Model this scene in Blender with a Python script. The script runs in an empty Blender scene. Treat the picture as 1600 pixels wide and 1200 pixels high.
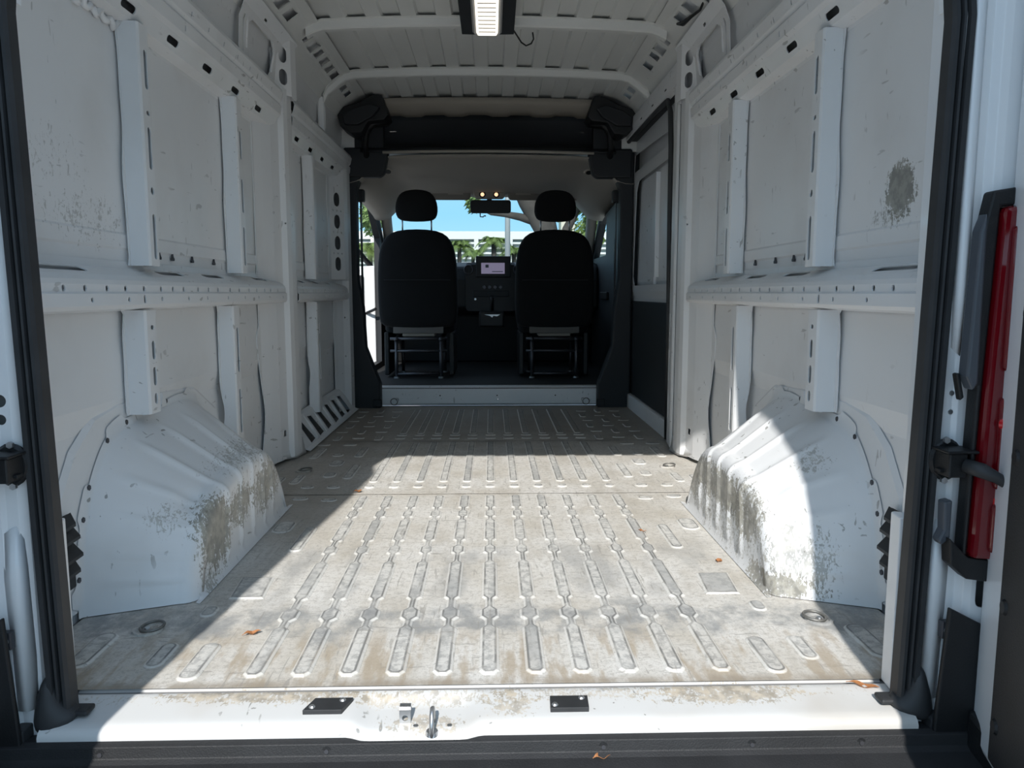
import bpy, bmesh, math, random
from mathutils import Vector, Matrix
from mathutils.geometry import delaunay_2d_cdt
random.seed(7)
SC = bpy.context.scene
COL = SC.collection

# ------------------------------------------------------------------ camera, sky, sun, exposure
F_PX, VPX, VPY = 1180.0, 768.0, 458.0
TH = math.atan((600 - VPY) / math.hypot(F_PX, 800 - VPX))
PSI = math.atan((800 - VPX) / F_PX * math.cos(TH))
fw = Vector((math.sin(PSI) * math.cos(TH), math.cos(PSI) * math.cos(TH), -math.sin(TH)))
rt = Vector((math.cos(PSI), -math.sin(PSI), 0))
up = rt.cross(fw)
cd = bpy.data.cameras.new('camera')
cd.sensor_fit = 'HORIZONTAL'; cd.sensor_width = 36.0; cd.lens = F_PX / 1600 * 36.0
cd.clip_start = 0.02; cd.clip_end = 600
cam = bpy.data.objects.new('camera', cd); COL.objects.link(cam)
cam.matrix_world = Matrix(((rt.x, up.x, -fw.x, 0.015), (rt.y, up.y, -fw.y, -1.30), (rt.z, up.z, -fw.z, 0.75), (0, 0, 0, 1)))
SC.camera = cam

W = bpy.data.worlds.new('world'); SC.world = W; W.use_nodes = True
nt = W.node_tree; nt.nodes.clear()
wo = nt.nodes.new('ShaderNodeOutputWorld'); bg = nt.nodes.new('ShaderNodeBackground')
tc = nt.nodes.new('ShaderNodeTexCoord'); sp = nt.nodes.new('ShaderNodeSeparateXYZ'); rp = nt.nodes.new('ShaderNodeValToRGB')
nt.links.new(tc.outputs['Generated'], sp.inputs[0]); nt.links.new(sp.outputs['Z'], rp.inputs[0])
e = rp.color_ramp.elements
e[0].position = 0.0; e[0].color = (0.50, 0.76, 0.95, 1)
e[1].position = 1.0; e[1].color = (0.42, 0.60, 0.86, 1)
x = e.new(0.10); x.color = (0.30, 0.63, 0.90, 1)
x = e.new(0.45); x.color = (0.52, 0.69, 0.88, 1)
nt.links.new(rp.outputs[0], bg.inputs[0]); nt.links.new(bg.outputs[0], wo.inputs[0])
bg.inputs[1].default_value = 1.22

sl = bpy.data.lights.new('sun', 'SUN'); sl.energy = 4.5; sl.angle = math.radians(0.6); sl.color = (1.0, 0.97, 0.925)
sun = bpy.data.objects.new('sun', sl); COL.objects.link(sun)
sun.rotation_euler = Vector((0.11, 1.0, -0.83)).to_track_quat('-Z', 'Y').to_euler()

vs = SC.view_settings
vs.view_transform = 'Standard'; vs.look = 'None'; vs.exposure = 0.18; vs.gamma = 1.0; vs.use_curve_mapping = False

# ------------------------------------------------------------------ materials
def _n(t, typ, **kw):
    n = t.nodes.new(typ)
    for k, v in kw.items():
        setattr(n, k, v)
    return n

def plain(name, col, rough=0.5, metal=0.0, bump=0.0, bscale=200, emit=None, estr=0.0, coat=0.0, var=0.0, vscale=6):
    m = bpy.data.materials.new(name); m.use_nodes = True
    t = m.node_tree; b = t.nodes['Principled BSDF']
    b.inputs['Base Color'].default_value = (*col, 1); b.inputs['Roughness'].default_value = rough; b.inputs['Metallic'].default_value = metal
    if coat: b.inputs['Coat Weight'].default_value = coat
    if emit:
        b.inputs['Emission Color'].default_value = (*emit, 1); b.inputs['Emission Strength'].default_value = estr
    g = _n(t, 'ShaderNodeNewGeometry')
    if var:
        nz = _n(t, 'ShaderNodeTexNoise'); nz.inputs['Scale'].default_value = vscale; nz.inputs['Detail'].default_value = 6
        t.links.new(g.outputs['Position'], nz.inputs['Vector'])
        r = _n(t, 'ShaderNodeValToRGB')
        r.color_ramp.elements[0].position = 0.3; r.color_ramp.elements[1].position = 0.7
        r.color_ramp.elements[0].color = (*[c * (1 - var) for c in col], 1); r.color_ramp.elements[1].color = (*[min(1, c * (1 + var)) for c in col], 1)
        t.links.new(nz.outputs[0], r.inputs[0]); t.links.new(r.outputs[0], b.inputs['Base Color'])
    if bump:
        nz = _n(t, 'ShaderNodeTexNoise'); nz.inputs['Scale'].default_value = bscale; nz.inputs['Detail'].default_value = 3
        t.links.new(g.outputs['Position'], nz.inputs['Vector'])
        bp = _n(t, 'ShaderNodeBump'); bp.inputs['Strength'].default_value = bump; bp.inputs['Distance'].default_value = 0.004
        t.links.new(nz.outputs[0], bp.inputs['Height']); t.links.new(bp.outputs[0], b.inputs['Normal'])
    return m

class NG:
    """small node-graph helper working on scalar sockets"""
    def __init__(s, m):
        s.t = m.node_tree; s.pos = _n(s.t, 'ShaderNodeNewGeometry').outputs['Position']
    def math(s, op, a, b=None, clamp=False):
        n = _n(s.t, 'ShaderNodeMath', operation=op, use_clamp=clamp)
        for i, v in enumerate((a, b)):
            if v is None: continue
            if isinstance(v, (int, float)): n.inputs[i].default_value = v
            else: s.t.links.new(v, n.inputs[i])
        return n.outputs[0]
    def vmap(s, scale=(1, 1, 1), rot=(0, 0, 0), loc=(0, 0, 0)):
        n = _n(s.t, 'ShaderNodeMapping'); n.inputs['Scale'].default_value = scale; n.inputs['Rotation'].default_value = rot; n.inputs['Location'].default_value = loc
        s.t.links.new(s.pos, n.inputs['Vector']); return n.outputs[0]
    def noise(s, scale, detail=4, vec=None, rough=0.55, dist=0.0):
        n = _n(s.t, 'ShaderNodeTexNoise'); n.inputs['Scale'].default_value = scale; n.inputs['Detail'].default_value = detail
        n.inputs['Roughness'].default_value = rough; n.inputs['Distortion'].default_value = dist
        s.t.links.new(vec if vec is not None else s.pos, n.inputs['Vector']); return n.outputs[0]
    def step(s, v, a, b):
        n = _n(s.t, 'ShaderNodeMapRange', clamp=True, interpolation_type='SMOOTHSTEP')
        s.t.links.new(v, n.inputs[0]); n.inputs[1].default_value = a; n.inputs[2].default_value = b
        return n.outputs[0]
    def blob(s, c, r, edge=0.35):
        """1 inside an ellipsoid about world point c with radii r"""
        sc = tuple(1 / q for q in r)
        n = _n(s.t, 'ShaderNodeVectorMath', operation='SUBTRACT'); s.t.links.new(s.pos, n.inputs[0]); n.inputs[1].default_value = c
        k = _n(s.t, 'ShaderNodeVectorMath', operation='MULTIPLY'); s.t.links.new(n.outputs[0], k.inputs[0]); k.inputs[1].default_value = sc
        l = _n(s.t, 'ShaderNodeVectorMath', operation='LENGTH'); s.t.links.new(k.outputs[0], l.inputs[0])
        return s.step(l.outputs['Value'], 1.0 + edge, 1.0 - edge)
    def mix(s, f, a, b):
        n = _n(s.t, 'ShaderNodeMix', data_type='RGBA')
        for i, v in ((0, f), (6, a), (7, b)):
            if isinstance(v, (int, float)): n.inputs[i].default_value = v
            elif isinstance(v, tuple): n.inputs[i].default_value = (*v, 1)
            else: s.t.links.new(v, n.inputs[i])
        return n.outputs[2]
    def attr(s, name):
        n = _n(s.t, 'ShaderNodeAttribute'); n.attribute_name = name; return n.outputs['Fac']
    def sep(s):
        n = _n(s.t, 'ShaderNodeSeparateXYZ'); s.t.links.new(s.pos, n.inputs[0]); return n.outputs

WHITE = (0.80, 0.81, 0.82)
def paint(name, col=WHITE, rough=0.38, scratch=0.5, spots=(), grime=0.06, grimecol=(0.42, 0.38, 0.33), spotcol=(0.16, 0.155, 0.13)):
    """worn white body paint: sparse short scratches everywhere, denser scuffs in 'spots' = [(centre, radii, density)]"""
    m = bpy.data.materials.new(name); m.use_nodes = True
    g = NG(m); b = m.node_tree.nodes['Principled BSDF']; L = m.node_tree.links.new
    big = g.noise(2.3, 4); c = g.mix(g.math('MULTIPLY', g.step(big, 0.48, 0.75), grime * 3), col, grimecol)
    s1 = g.noise(60, 2, g.vmap((1, 1, 0.28), (0.5, 0.3, 0.0)), 0.4, 0.3)
    s2 = g.noise(52, 2, g.vmap((1, 0.25, 1), (0.9, 0.5, 0.3), (3, 1, 2)), 0.4, 0.3)
    msk = g.noise(2.6, 2, g.vmap((1, 1, 1), (0, 0, 0), (5, 5, 5)))
    sm = g.math('MULTIPLY', g.math('MAXIMUM', g.step(s1, 0.70, 0.73), g.step(s2, 0.70, 0.73)), g.step(msk, 0.44, 0.58))
    c = g.mix(g.math('MULTIPLY', sm, scratch), c, (0.25, 0.245, 0.23))
    if spots:
        f1 = g.noise(85, 5, g.vmap((0.8, 0.9, 0.32), (0.7, 0.35, 0.2)), 0.7, 0.8)
        f2 = g.noise(260, 3, g.vmap((1, 0.35, 0.5), (0.3, 0.9, 0.1)), 0.6, 0.5)
        tone = g.noise(40, 4); wob = g.noise(11, 4)
        v0 = g.math('ADD', g.math('MULTIPLY', f1, 0.62), g.math('MULTIPLY', f2, 0.38))
        for cc, rr, dens in spots:
            bl = g.math('MULTIPLY', g.blob(cc, rr, 0.6), g.math('ADD', 0.5, wob))
            # density rises towards the middle of the scuffed patch
            v = g.math('ADD', v0, g.math('MULTIPLY', bl, 0.07 + 0.17 * dens))
            k = g.math('MULTIPLY', g.step(v, 0.605, 0.66), g.step(bl, 0.05, 0.22))
            c = g.mix(g.math('MULTIPLY', k, 0.40 + 0.45 * min(1, dens)), c, g.mix(g.step(tone, 0.4, 0.6), spotcol, tuple(min(1, q * 1.7) for q in spotcol)))
    L(c, b.inputs['Base Color']); b.inputs['Roughness'].default_value = rough
    return m

M = {}
M['paint'] = paint('white_paint', scratch=0.6)
M['paint_clean'] = plain('white_paint_clean', (0.80, 0.81, 0.82), 0.3, coat=0.3)
M['roof'] = plain('roof_paint', (0.74, 0.75, 0.73), 0.45, var=0.03, vscale=2)
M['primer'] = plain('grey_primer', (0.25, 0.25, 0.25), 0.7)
M['wall_l'] = paint('wall_paint_left', scratch=0.5, spots=[((-0.945, 0.56, 0.93), (0.1, 0.17, 0.06), 0.12), ((-0.945, 0.42, 1.05), (0.1, 0.12, 0.06), 0.0)])
M['wall_r'] = paint('wall_paint_right', scratch=0.5, spots=[((0.945, 0.435, 0.985), (0.1, 0.060, 0.06), 1.25), ((0.945, 0.47, 0.925), (0.1, 0.09, 0.025), 0.35)])
M['arch_l'] = paint('arch_paint_left', scratch=0.8, grime=0.10, spots=[((-0.71, 0.64, 0.125), (0.06, 0.10, 0.095), 1.15), ((-0.69, 0.83, 0.15), (0.05, 0.11, 0.06), 0.9), ((-0.69, 1.08, 0.15), (0.05, 0.16, 0.08), 0.85), ((-0.76, 1.0, 0.26), (0.06, 0.25, 0.05), 0.35), ((-0.80, 0.55, 0.19), (0.05, 0.06, 0.04), 0.25), ((-0.70, 0.57, 0.03), (0.05, 0.05, 0.04), 0.6)], spotcol=(0.20, 0.19, 0.155))
M['arch_r'] = paint('arch_paint_right', scratch=0.8, grime=0.10, spots=[((0.775, 0.50, 0.08), (0.09, 0.09, 0.10), 0.5), ((0.74, 0.53, 0.025), (0.10, 0.12, 0.035), 1.0), ((0.70, 0.95, 0.17), (0.05, 0.32, 0.06), 1.0), ((0.70, 0.70, 0.16), (0.05, 0.13, 0.08), 0.9), ((0.70, 0.9, 0.07), (0.04, 0.35, 0.06), 0.35), ((0.86, 0.62, 0.31), (0.05, 0.06, 0.04), 0.35), ((0.70, 1.25, 0.12), (0.04, 0.12, 0.07), 0.8)], spotcol=(0.20, 0.19, 0.16))

def floor_mat():
    m = bpy.data.materials.new('worn_floor'); m.use_nodes = True
    g = NG(m); b = m.node_tree.nodes['Principled BSDF']; L = m.node_tree.links.new
    rib = g.attr('rib'); sx = g.sep()
    # dirty white sheet: beige film, brown and slate stains
    n1 = g.noise(2.6, 8, None, 0.65); n2 = g.noise(11, 8, g.vmap((1, 0.35, 1)), 0.65); n3 = g.noise(70, 6, None, 0.75); n4 = g.noise(240, 3, None, 0.7)
    c = g.mix(g.step(n1, 0.35, 0.68), (0.68, 0.665, 0.635), (0.53, 0.495, 0.435))
    c = g.mix(g.math('MULTIPLY', g.step(n2, 0.48, 0.68), 0.45), c, (0.41, 0.375, 0.32))
    c = g.mix(g.math('MULTIPLY', g.step(n3, 0.48, 0.62), 0.52), c, (0.34, 0.32, 0.285))
    c = g.mix(g.math('MULTIPLY', g.step(n4, 0.52, 0.66), 0.45), c, (0.30, 0.285, 0.26))
    # brown dust washed in streaks along the channels near the sill
    n5 = g.noise(20, 4, g.vmap((1, 0.22, 1), (0, 0, 0), (0, 3, 0)), 0.6)
    ed = g.math('MULTIPLY', g.step(sx['Y'], 0.40, 0.20), g.step(n5, 0.47, 0.60))
    c = g.mix(g.math('MULTIPLY', ed, 0.70), c, (0.36, 0.29, 0.205))
    el = g.math('MULTIPLY', g.step(sx['Y'], 0.115, 0.085), g.step(n2, 0.35, 0.55))
    c = g.mix(g.math('MULTIPLY', el, 0.75), c, (0.30, 0.255, 0.20))
    # slate-grey traffic stain over the cross member and along the middle
    wob = g.math('MULTIPLY', g.math('SUBTRACT', g.noise(7, 5), 0.5), 0.30)
    yy = g.math('ADD', sx['Y'], wob)
    band = g.math('MULTIPLY', g.step(yy, 0.28, 0.33), g.step(yy, 0.47, 0.40))
    band = g.math('MULTIPLY', band, g.step(g.noise(13, 5, g.vmap((1, 0.6, 1), (0, 0, 0), (1, 8, 2)), 0.65), 0.36, 0.60))
    c = g.mix(g.math('MULTIPLY', band, 0.75), c, (0.24, 0.25, 0.255))
    b2 = g.math('MULTIPLY', g.math('MULTIPLY', g.step(yy, 0.40, 0.60), g.step(yy, 0.95, 0.75)), g.step(g.noise(5, 5, g.vmap((1, 0.3, 1), (0, 0, 0), (2, 7, 0))), 0.50, 0.62))
    c = g.mix(g.math('MULTIPLY', b2, 0.55), c, (0.28, 0.285, 0.285))
    # far end painted darker brown to carry the shade there
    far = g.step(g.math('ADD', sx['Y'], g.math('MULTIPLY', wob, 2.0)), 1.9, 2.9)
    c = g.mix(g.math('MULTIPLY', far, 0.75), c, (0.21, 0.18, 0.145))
    side = g.math('MULTIPLY', g.step(sx['X'], -0.45, -0.66), g.step(sx['Y'], 0.6, 1.3))  # left side: brown grime with shading painted into the colour
    c = g.mix(g.math('MULTIPLY', side, 0.5), c, (0.30, 0.26, 0.22))
    # rib tops: rubbed grey with fine scratches; flanks keep cleaner paint
    top = g.step(rib, 0.85, 0.98)
    tn = g.noise(45, 8, None, 0.75); tb = g.noise(2.2, 3, g.vmap((4.5, 0.8, 1), (0, 0, 0), (9, 3, 1)))
    tc_ = g.mix(g.step(tn, 0.44, 0.60), (0.64, 0.63, 0.60), (0.36, 0.36, 0.35))
    tc_ = g.mix(g.math('MULTIPLY', g.step(tb, 0.48, 0.62), 0.55), tc_, (0.27, 0.28, 0.285))
    tc_ = g.mix(g.math('MULTIPLY', band, 0.5), tc_, (0.20, 0.205, 0.21))
    tc_ = g.mix(g.math('MULTIPLY', far, 0.75), tc_, (0.17, 0.155, 0.13))  # far-end shade painted into the rib tops too
    c = g.mix(g.math('MULTIPLY', top, 0.80), c, tc_)
    fl = g.math('MULTIPLY', g.step(rib, 0.04, 0.3), g.step(rib, 0.9, 0.6))
    c = g.mix(g.math('MULTIPLY', fl, 0.6), c, (0.74, 0.73, 0.70))
    edge = g.math('MULTIPLY', g.math('MULTIPLY', g.step(rib, 0.70, 0.86), g.step(rib, 1.0, 0.95)), g.math('ADD', 0.35, g.math('MULTIPLY', g.step(g.noise(16, 4), 0.40, 0.58), 0.65)))
    c = g.mix(g.math('MULTIPLY', edge, 0.85), c, (0.17, 0.17, 0.165))
    # scratches
    s1 = g.noise(75, 4, g.vmap((1, 0.10, 1), (0, 0, 0.5)), 0.6, 0.5); s2 = g.noise(70, 4, g.vmap((0.12, 1, 1), (0, 0, 0.35), (4, 4, 4)), 0.6, 0.5)
    sc = g.math('MAXIMUM', g.step(s1, 0.62, 0.67), g.step(s2, 0.62, 0.67))
    c = g.mix(g.math('MULTIPLY', sc, 0.55), c, (0.28, 0.265, 0.24))
    L(c, b.inputs['Base Color']); b.inputs['Roughness'].default_value = 0.62
    bp = _n(m.node_tree, 'ShaderNodeBump'); bp.inputs['Strength'].default_value = 0.35; bp.inputs['Distance'].default_value = 0.003
    L(g.noise(30, 5), bp.inputs['Height']); L(bp.outputs[0], b.inputs['Normal'])
    return m
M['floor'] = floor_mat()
M['sill'] = paint('sill_paint', (0.66, 0.66, 0.65), scratch=0.9, grime=0.14, grimecol=(0.42, 0.34, 0.24), spots=[((0.0, 0.045, 0.0), (0.7, 0.03, 0.03), 0.35), ((0.05, 0.02, -0.01), (0.05, 0.05, 0.05), 0.6), ((-0.11, -0.03, -0.02), (0.07, 0.03, 0.03), 0.6), ((0.45, 0.04, 0), (0.15, 0.04, 0.03), 0.8), ((-0.4, 0.05, 0), (0.2, 0.03, 0.03), 0.7)], spotcol=(0.33, 0.285, 0.22))
M['black'] = plain('black_plastic', (0.009, 0.0095, 0.0105), 0.5, bump=0.15, bscale=300)
M['bumper'] = plain('bumper_plastic', (0.016, 0.0165, 0.018), 0.6, bump=0.2, bscale=350, var=0.25, vscale=9)
M['trim'] = plain('charcoal_trim', (0.014, 0.016, 0.019), 0.6, bump=0.1, bscale=300)
M['rubber'] = plain('rubber', (0.028, 0.029, 0.031), 0.55, var=0.2, vscale=15)
M['fabric'] = plain('seat_fabric', (0.0045, 0.005, 0.006), 0.95, bump=0.4, bscale=500)
M['pan'] = plain('seat_pan_cover', (0.16, 0.15, 0.14), 0.8)
M['steel'] = plain('galvanised_steel', (0.55, 0.56, 0.57), 0.35, 0.9)
M['worn_steel'] = plain('worn_steel', (0.22, 0.215, 0.20), 0.5, 0.6)
M['dark_steel'] = plain('dark_steel', (0.10, 0.10, 0.11), 0.45, 0.7)
M['headliner'] = plain('headliner', (0.36, 0.33, 0.285), 0.9, bump=0.1, bscale=250)
M['visor'] = plain('visor_vinyl', (0.22, 0.20, 0.175), 0.8)
M['mat'] = plain('cab_floor_mat', (0.014, 0.015, 0.016), 0.8, bump=0.3, bscale=120)
M['gasket'] = plain('blue_grey_rubber', (0.075, 0.085, 0.10), 0.35)
M['lens'] = plain('red_lens', (0.15, 0.002, 0.006), 0.10, coat=0.8)
M['lens_bright'] = plain('red_reflector', (0.55, 0.006, 0.010), 0.15, coat=0.8)
M['led'] = plain('lamp_diffuser', (0.9, 0.88, 0.82), 0.4, emit=(1.0, 0.90, 0.74), estr=1.6)
M['clear'] = plain('clear_lens', (0.55, 0.55, 0.55), 0.2, coat=0.5)
M['spot'] = plain('reading_lamp_glow', (0.9, 0.7, 0.5), 0.4, emit=(1.0, 0.62, 0.35), estr=1.2)
M['screen'] = plain('screen_glow', (0.02, 0.02, 0.03), 0.2, emit=(0.26, 0.22, 0.34), estr=0.5)
M['screen_dark'] = plain('screen_icon', (0.02, 0.02, 0.04), 0.3)
M['leaf'] = plain('dry_leaf', (0.36, 0.15, 0.055), 0.7, var=0.3, vscale=60)
M['bark'] = plain('bark', (0.05, 0.044, 0.038), 0.9, bump=0.6, bscale=14, var=0.3, vscale=5)
M['palm'] = plain('palm_frond', (0.11, 0.16, 0.035), 0.6, var=0.4, vscale=3)
M['foliage'] = plain('foliage', (0.13, 0.20, 0.06), 0.7, var=0.4, vscale=4)
M['grass'] = plain('grass', (0.16, 0.22, 0.06), 0.9, var=0.35, vscale=1.2)
M['asphalt'] = plain('asphalt', (0.30, 0.29, 0.28), 0.9, var=0.12, vscale=0.7, bump=0.3, bscale=60)
M['concrete'] = plain('white_concrete', (0.60, 0.60, 0.58), 0.8)
M['louver'] = plain('louver', (0.36, 0.42, 0.43), 0.6)
M['carpaint'] = plain('car_paint', (0.50, 0.58, 0.62), 0.25, coat=0.6)
M['carglass'] = plain('car_glass', (0.05, 0.07, 0.08), 0.1)
M['pole'] = plain('pole_metal', (0.34, 0.36, 0.36), 0.5, 0.3)
M['beige'] = plain('beige_paint', (0.55, 0.50, 0.42), 0.7)
def glass():
    m = bpy.data.materials.new('window_glass'); m.use_nodes = True; t = m.node_tree; t.nodes.clear()
    o = _n(t, 'ShaderNodeOutputMaterial'); mx = _n(t, 'ShaderNodeMixShader'); a = _n(t, 'ShaderNodeBsdfTransparent'); b = _n(t, 'ShaderNodeBsdfGlossy')
    a.inputs[0].default_value = (0.95, 0.98, 0.98, 1); b.inputs['Roughness'].default_value = 0.02; mx.inputs[0].default_value = 0.05
    t.links.new(a.outputs[0], mx.inputs[1]); t.links.new(b.outputs[0], mx.inputs[2]); t.links.new(mx.outputs[0], o.inputs[0]); return m
M['glass'] = glass()

# ------------------------------------------------------------------ object helpers
def tag(o, label=None, cat=None, group=None, kind=None):
    if label: o['label'] = label
    if cat: o['category'] = cat
    if group: o['group'] = group
    if kind: o['kind'] = kind
    return o
def thing(name, label, cat, loc=(0, 0, 0), group=None, kind=None):
    o = bpy.data.objects.new(name, None); COL.objects.link(o); o.location = loc; o.empty_display_size = 0.05
    return tag(o, label, cat, group, kind)
def woff(p):
    v = Vector((0, 0, 0))
    while p: v += p.location; p = p.parent
    return v
def dup(root, loc, label=None):
    r = root.copy(); COL.objects.link(r); r.location = loc
    if label: r['label'] = label
    def rec(a, b):
        for ch in list(a.children):
            if ch is b: continue
            c = ch.copy(); COL.objects.link(c); c.parent = b; rec(ch, c)
    rec(root, r); return r

class MB:
    def __init__(s): s.v = []; s.f = []; s.att = None
    def add(s, vs, fs):
        k = len(s.v); s.v += [tuple(q) for q in vs]; s.f += [tuple(i + k for i in f) for f in fs]; return s
    def box(s, a, b):
        x0, y0, z0 = a; x1, y1, z1 = b
        return s.add([(x0, y0, z0), (x1, y0, z0), (x1, y1, z0), (x0, y1, z0), (x0, y0, z1), (x1, y0, z1), (x1, y1, z1), (x0, y1, z1)],
                     [(0, 3, 2, 1), (4, 5, 6, 7), (0, 1, 5, 4), (1, 2, 6, 5), (2, 3, 7, 6), (3, 0, 4, 7)])
    def cbox(s, c, d): return s.box([c[i] - d[i] / 2 for i in range(3)], [c[i] + d[i] / 2 for i in range(3)])
    def prism(s, poly, fr, c0, c1):
        """poly of (a,b), fr(a,b,c)->xyz, extruded c0..c1"""
        n = len(poly); vs = [fr(a, b, c0) for a, b in poly] + [fr(a, b, c1) for a, b in poly]
        return s.add(vs, [tuple(range(n))[::-1], tuple(range(n, 2 * n))] + [(i, (i + 1) % n, n + (i + 1) % n, n + i) for i in range(n)])
    def rings(s, rs, closed=True, cap=True):
        n = len(rs[0]); vs = [p for r in rs for p in r]; fs = []
        for j in range(len(rs) - 1):
            for i in range(n if closed else n - 1):
                a, b = j * n + i, j * n + (i + 1) % n; fs.append((a, b, b + n, a + n))
        if cap and closed: fs += [tuple(range(n))[::-1], tuple(range((len(rs) - 1) * n, len(rs) * n))]
        return s.add(vs, fs)
    def tube(s, path, r, n=10, loop=False):
        P = [Vector(p) for p in path]; m = len(P); rs = []
        prev = None
        for i, p in enumerate(P):
            if loop: d = P[(i + 1) % m] - P[i - 1]
            else: d = P[min(i + 1, m - 1)] - P[max(i - 1, 0)]
            d.normalize()
            a = (prev if prev is not None else (Vector((0, 0, 1)) if abs(d.z) < 0.9 else Vector((1, 0, 0))))
            a = (a - d * a.dot(d)).normalized(); b = d.cross(a); prev = a
            rr = r[i] if isinstance(r, (list, tuple)) else r
            rs.append([p + a * rr * math.cos(2 * math.pi * k / n) + b * rr * math.sin(2 * math.pi * k / n) for k in range(n)])
        if loop: rs.append(rs[0]); return s.rings(rs, True, False)
        return s.rings(rs)
    def disc(s, c, ax, r, h, n=16, r2=None):
        ax = Vector(ax).normalized(); c = Vector(c)
        a = Vector((0, 0, 1)) if abs(ax.z) < 0.9 else Vector((1, 0, 0)); a = (a - ax * a.dot(ax)).normalized(); b = ax.cross(a)
        r2 = r if r2 is None else r2
        return s.rings([[c + (a * math.cos(2 * math.pi * k / n) + b * math.sin(2 * math.pi * k / n)) * q + ax * hh for k in range(n)] for q, hh in ((r, 0), (r2, h))])
    def build(s, name, mat, parent=None, smooth=False, bevel=0, seg=2, solid=0, subsurf=0, ang=0.6, kind=None, label=None):
        me = bpy.data.meshes.new(name); off = woff(parent)
        me.from_pydata([tuple(Vector(p) - off) for p in s.v], [], s.f); me.validate(); me.materials.append(mat if not isinstance(mat, str) else M[mat])
        bm = bmesh.new(); bm.from_mesh(me); bmesh.ops.recalc_face_normals(bm, faces=bm.faces); bm.to_mesh(me); bm.free()
        if s.att:
            at = me.attributes.new('rib', 'FLOAT', 'POINT')
            for i, q in enumerate(s.att): at.data[i].value = q
        if smooth:
            for p in me.polygons: p.use_smooth = True
        o = bpy.data.objects.new(name, me); COL.objects.link(o)
        if parent: o.parent = parent
        if solid:
            md = o.modifiers.new('solid', 'SOLIDIFY'); md.thickness = solid; md.offset = 0
        if bevel:
            md = o.modifiers.new('bevel', 'BEVEL'); md.width = bevel; md.segments = seg; md.limit_method = 'ANGLE'; md.angle_limit = ang
        if subsurf:
            md = o.modifiers.new('sub', 'SUBSURF'); md.levels = subsurf; md.render_levels = subsurf
        if kind: o['kind'] = kind
        if label: o['label'] = label
        return o
def box(name, a, b, mat, parent=None, bevel=0.004, **k):
    a, b = [min(p, q) for p, q in zip(a, b)], [max(p, q) for p, q in zip(a, b)]
    return MB().box(a, b).build(name, mat, parent, bevel=bevel, **k)

def inpoly(p, poly):
    x, y = p; c = False; n = len(poly)
    for i in range(n):
        x1, y1 = poly[i]; x2, y2 = poly[(i + 1) % n]
        if (y1 > y) != (y2 > y) and x < (x2 - x1) * (y - y1) / (y2 - y1) + x1: c = not c
    return c
def cdt(outer, loops, lines=()):
    """triangulate outer with constraint loops; -> verts, tris, orig ids (flattened input index lists)"""
    vs = []; es = []
    for lp in [outer] + list(loops):
        k = len(vs); n = len(lp); vs += [Vector(p) for p in lp]; es += [(k + i, k + (i + 1) % n) for i in range(n)]
    for a, b in lines:
        k = len(vs); vs += [Vector(a), Vector(b)]; es.append((k, k + 1))
    r = delaunay_2d_cdt(vs, es, [], 0, 1e-6)
    return r[0], r[2], r[3]
def circ(c, v, r, n=8): return [(c + r * math.cos(2 * math.pi * k / n), v + r * math.sin(2 * math.pi * k / n)) for k in range(n)]
def slot(c, v, w, h, n=4):
    """stadium w x h centred at c,v"""
    r = min(w, h) / 2; pts = []
    for cx, cy, a0 in ((w / 2 - r, h / 2 - r, 0), (-w / 2 + r, h / 2 - r, 90), (-w / 2 + r, -h / 2 + r, 180), (w / 2 - r, -h / 2 + r, 270)):
        for k in range(n + 1):
            a = math.radians(a0 + 90 * k / n); pts.append((round(c + cx + r * math.cos(a), 5), round(v + cy + r * math.sin(a), 5)))
    out = []
    for p in pts:
        if not out or (abs(p[0] - out[-1][0]) + abs(p[1] - out[-1][1]) > 1e-4): out.append(p)
    if abs(out[0][0] - out[-1][0]) + abs(out[0][1] - out[-1][1]) < 1e-4: out.pop()
    return out
def rrect(x0, y0, x1, y1, r, n=4):
    pts = []
    for cx, cy, a0 in ((x1 - r, y1 - r, 0), (x0 + r, y1 - r, 90), (x0 + r, y0 + r, 180), (x1 - r, y0 + r, 270)):
        for k in range(n + 1):
            a = math.radians(a0 + 90 * k / n); pts.append((cx + r * math.cos(a), cy + r * math.sin(a)))
    return pts
def rect(c, v, w, h, sk=0.0): return [(c - w / 2 - sk, v - h / 2), (c + w / 2 - sk, v - h / 2), (c + w / 2 + sk, v + h / 2), (c - w / 2 + sk, v + h / 2)]
def vlen(prof):
    L = [0.0]
    for a, b in zip(prof, prof[1:]): L.append(L[-1] + math.dist(a, b))
    return L
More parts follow.
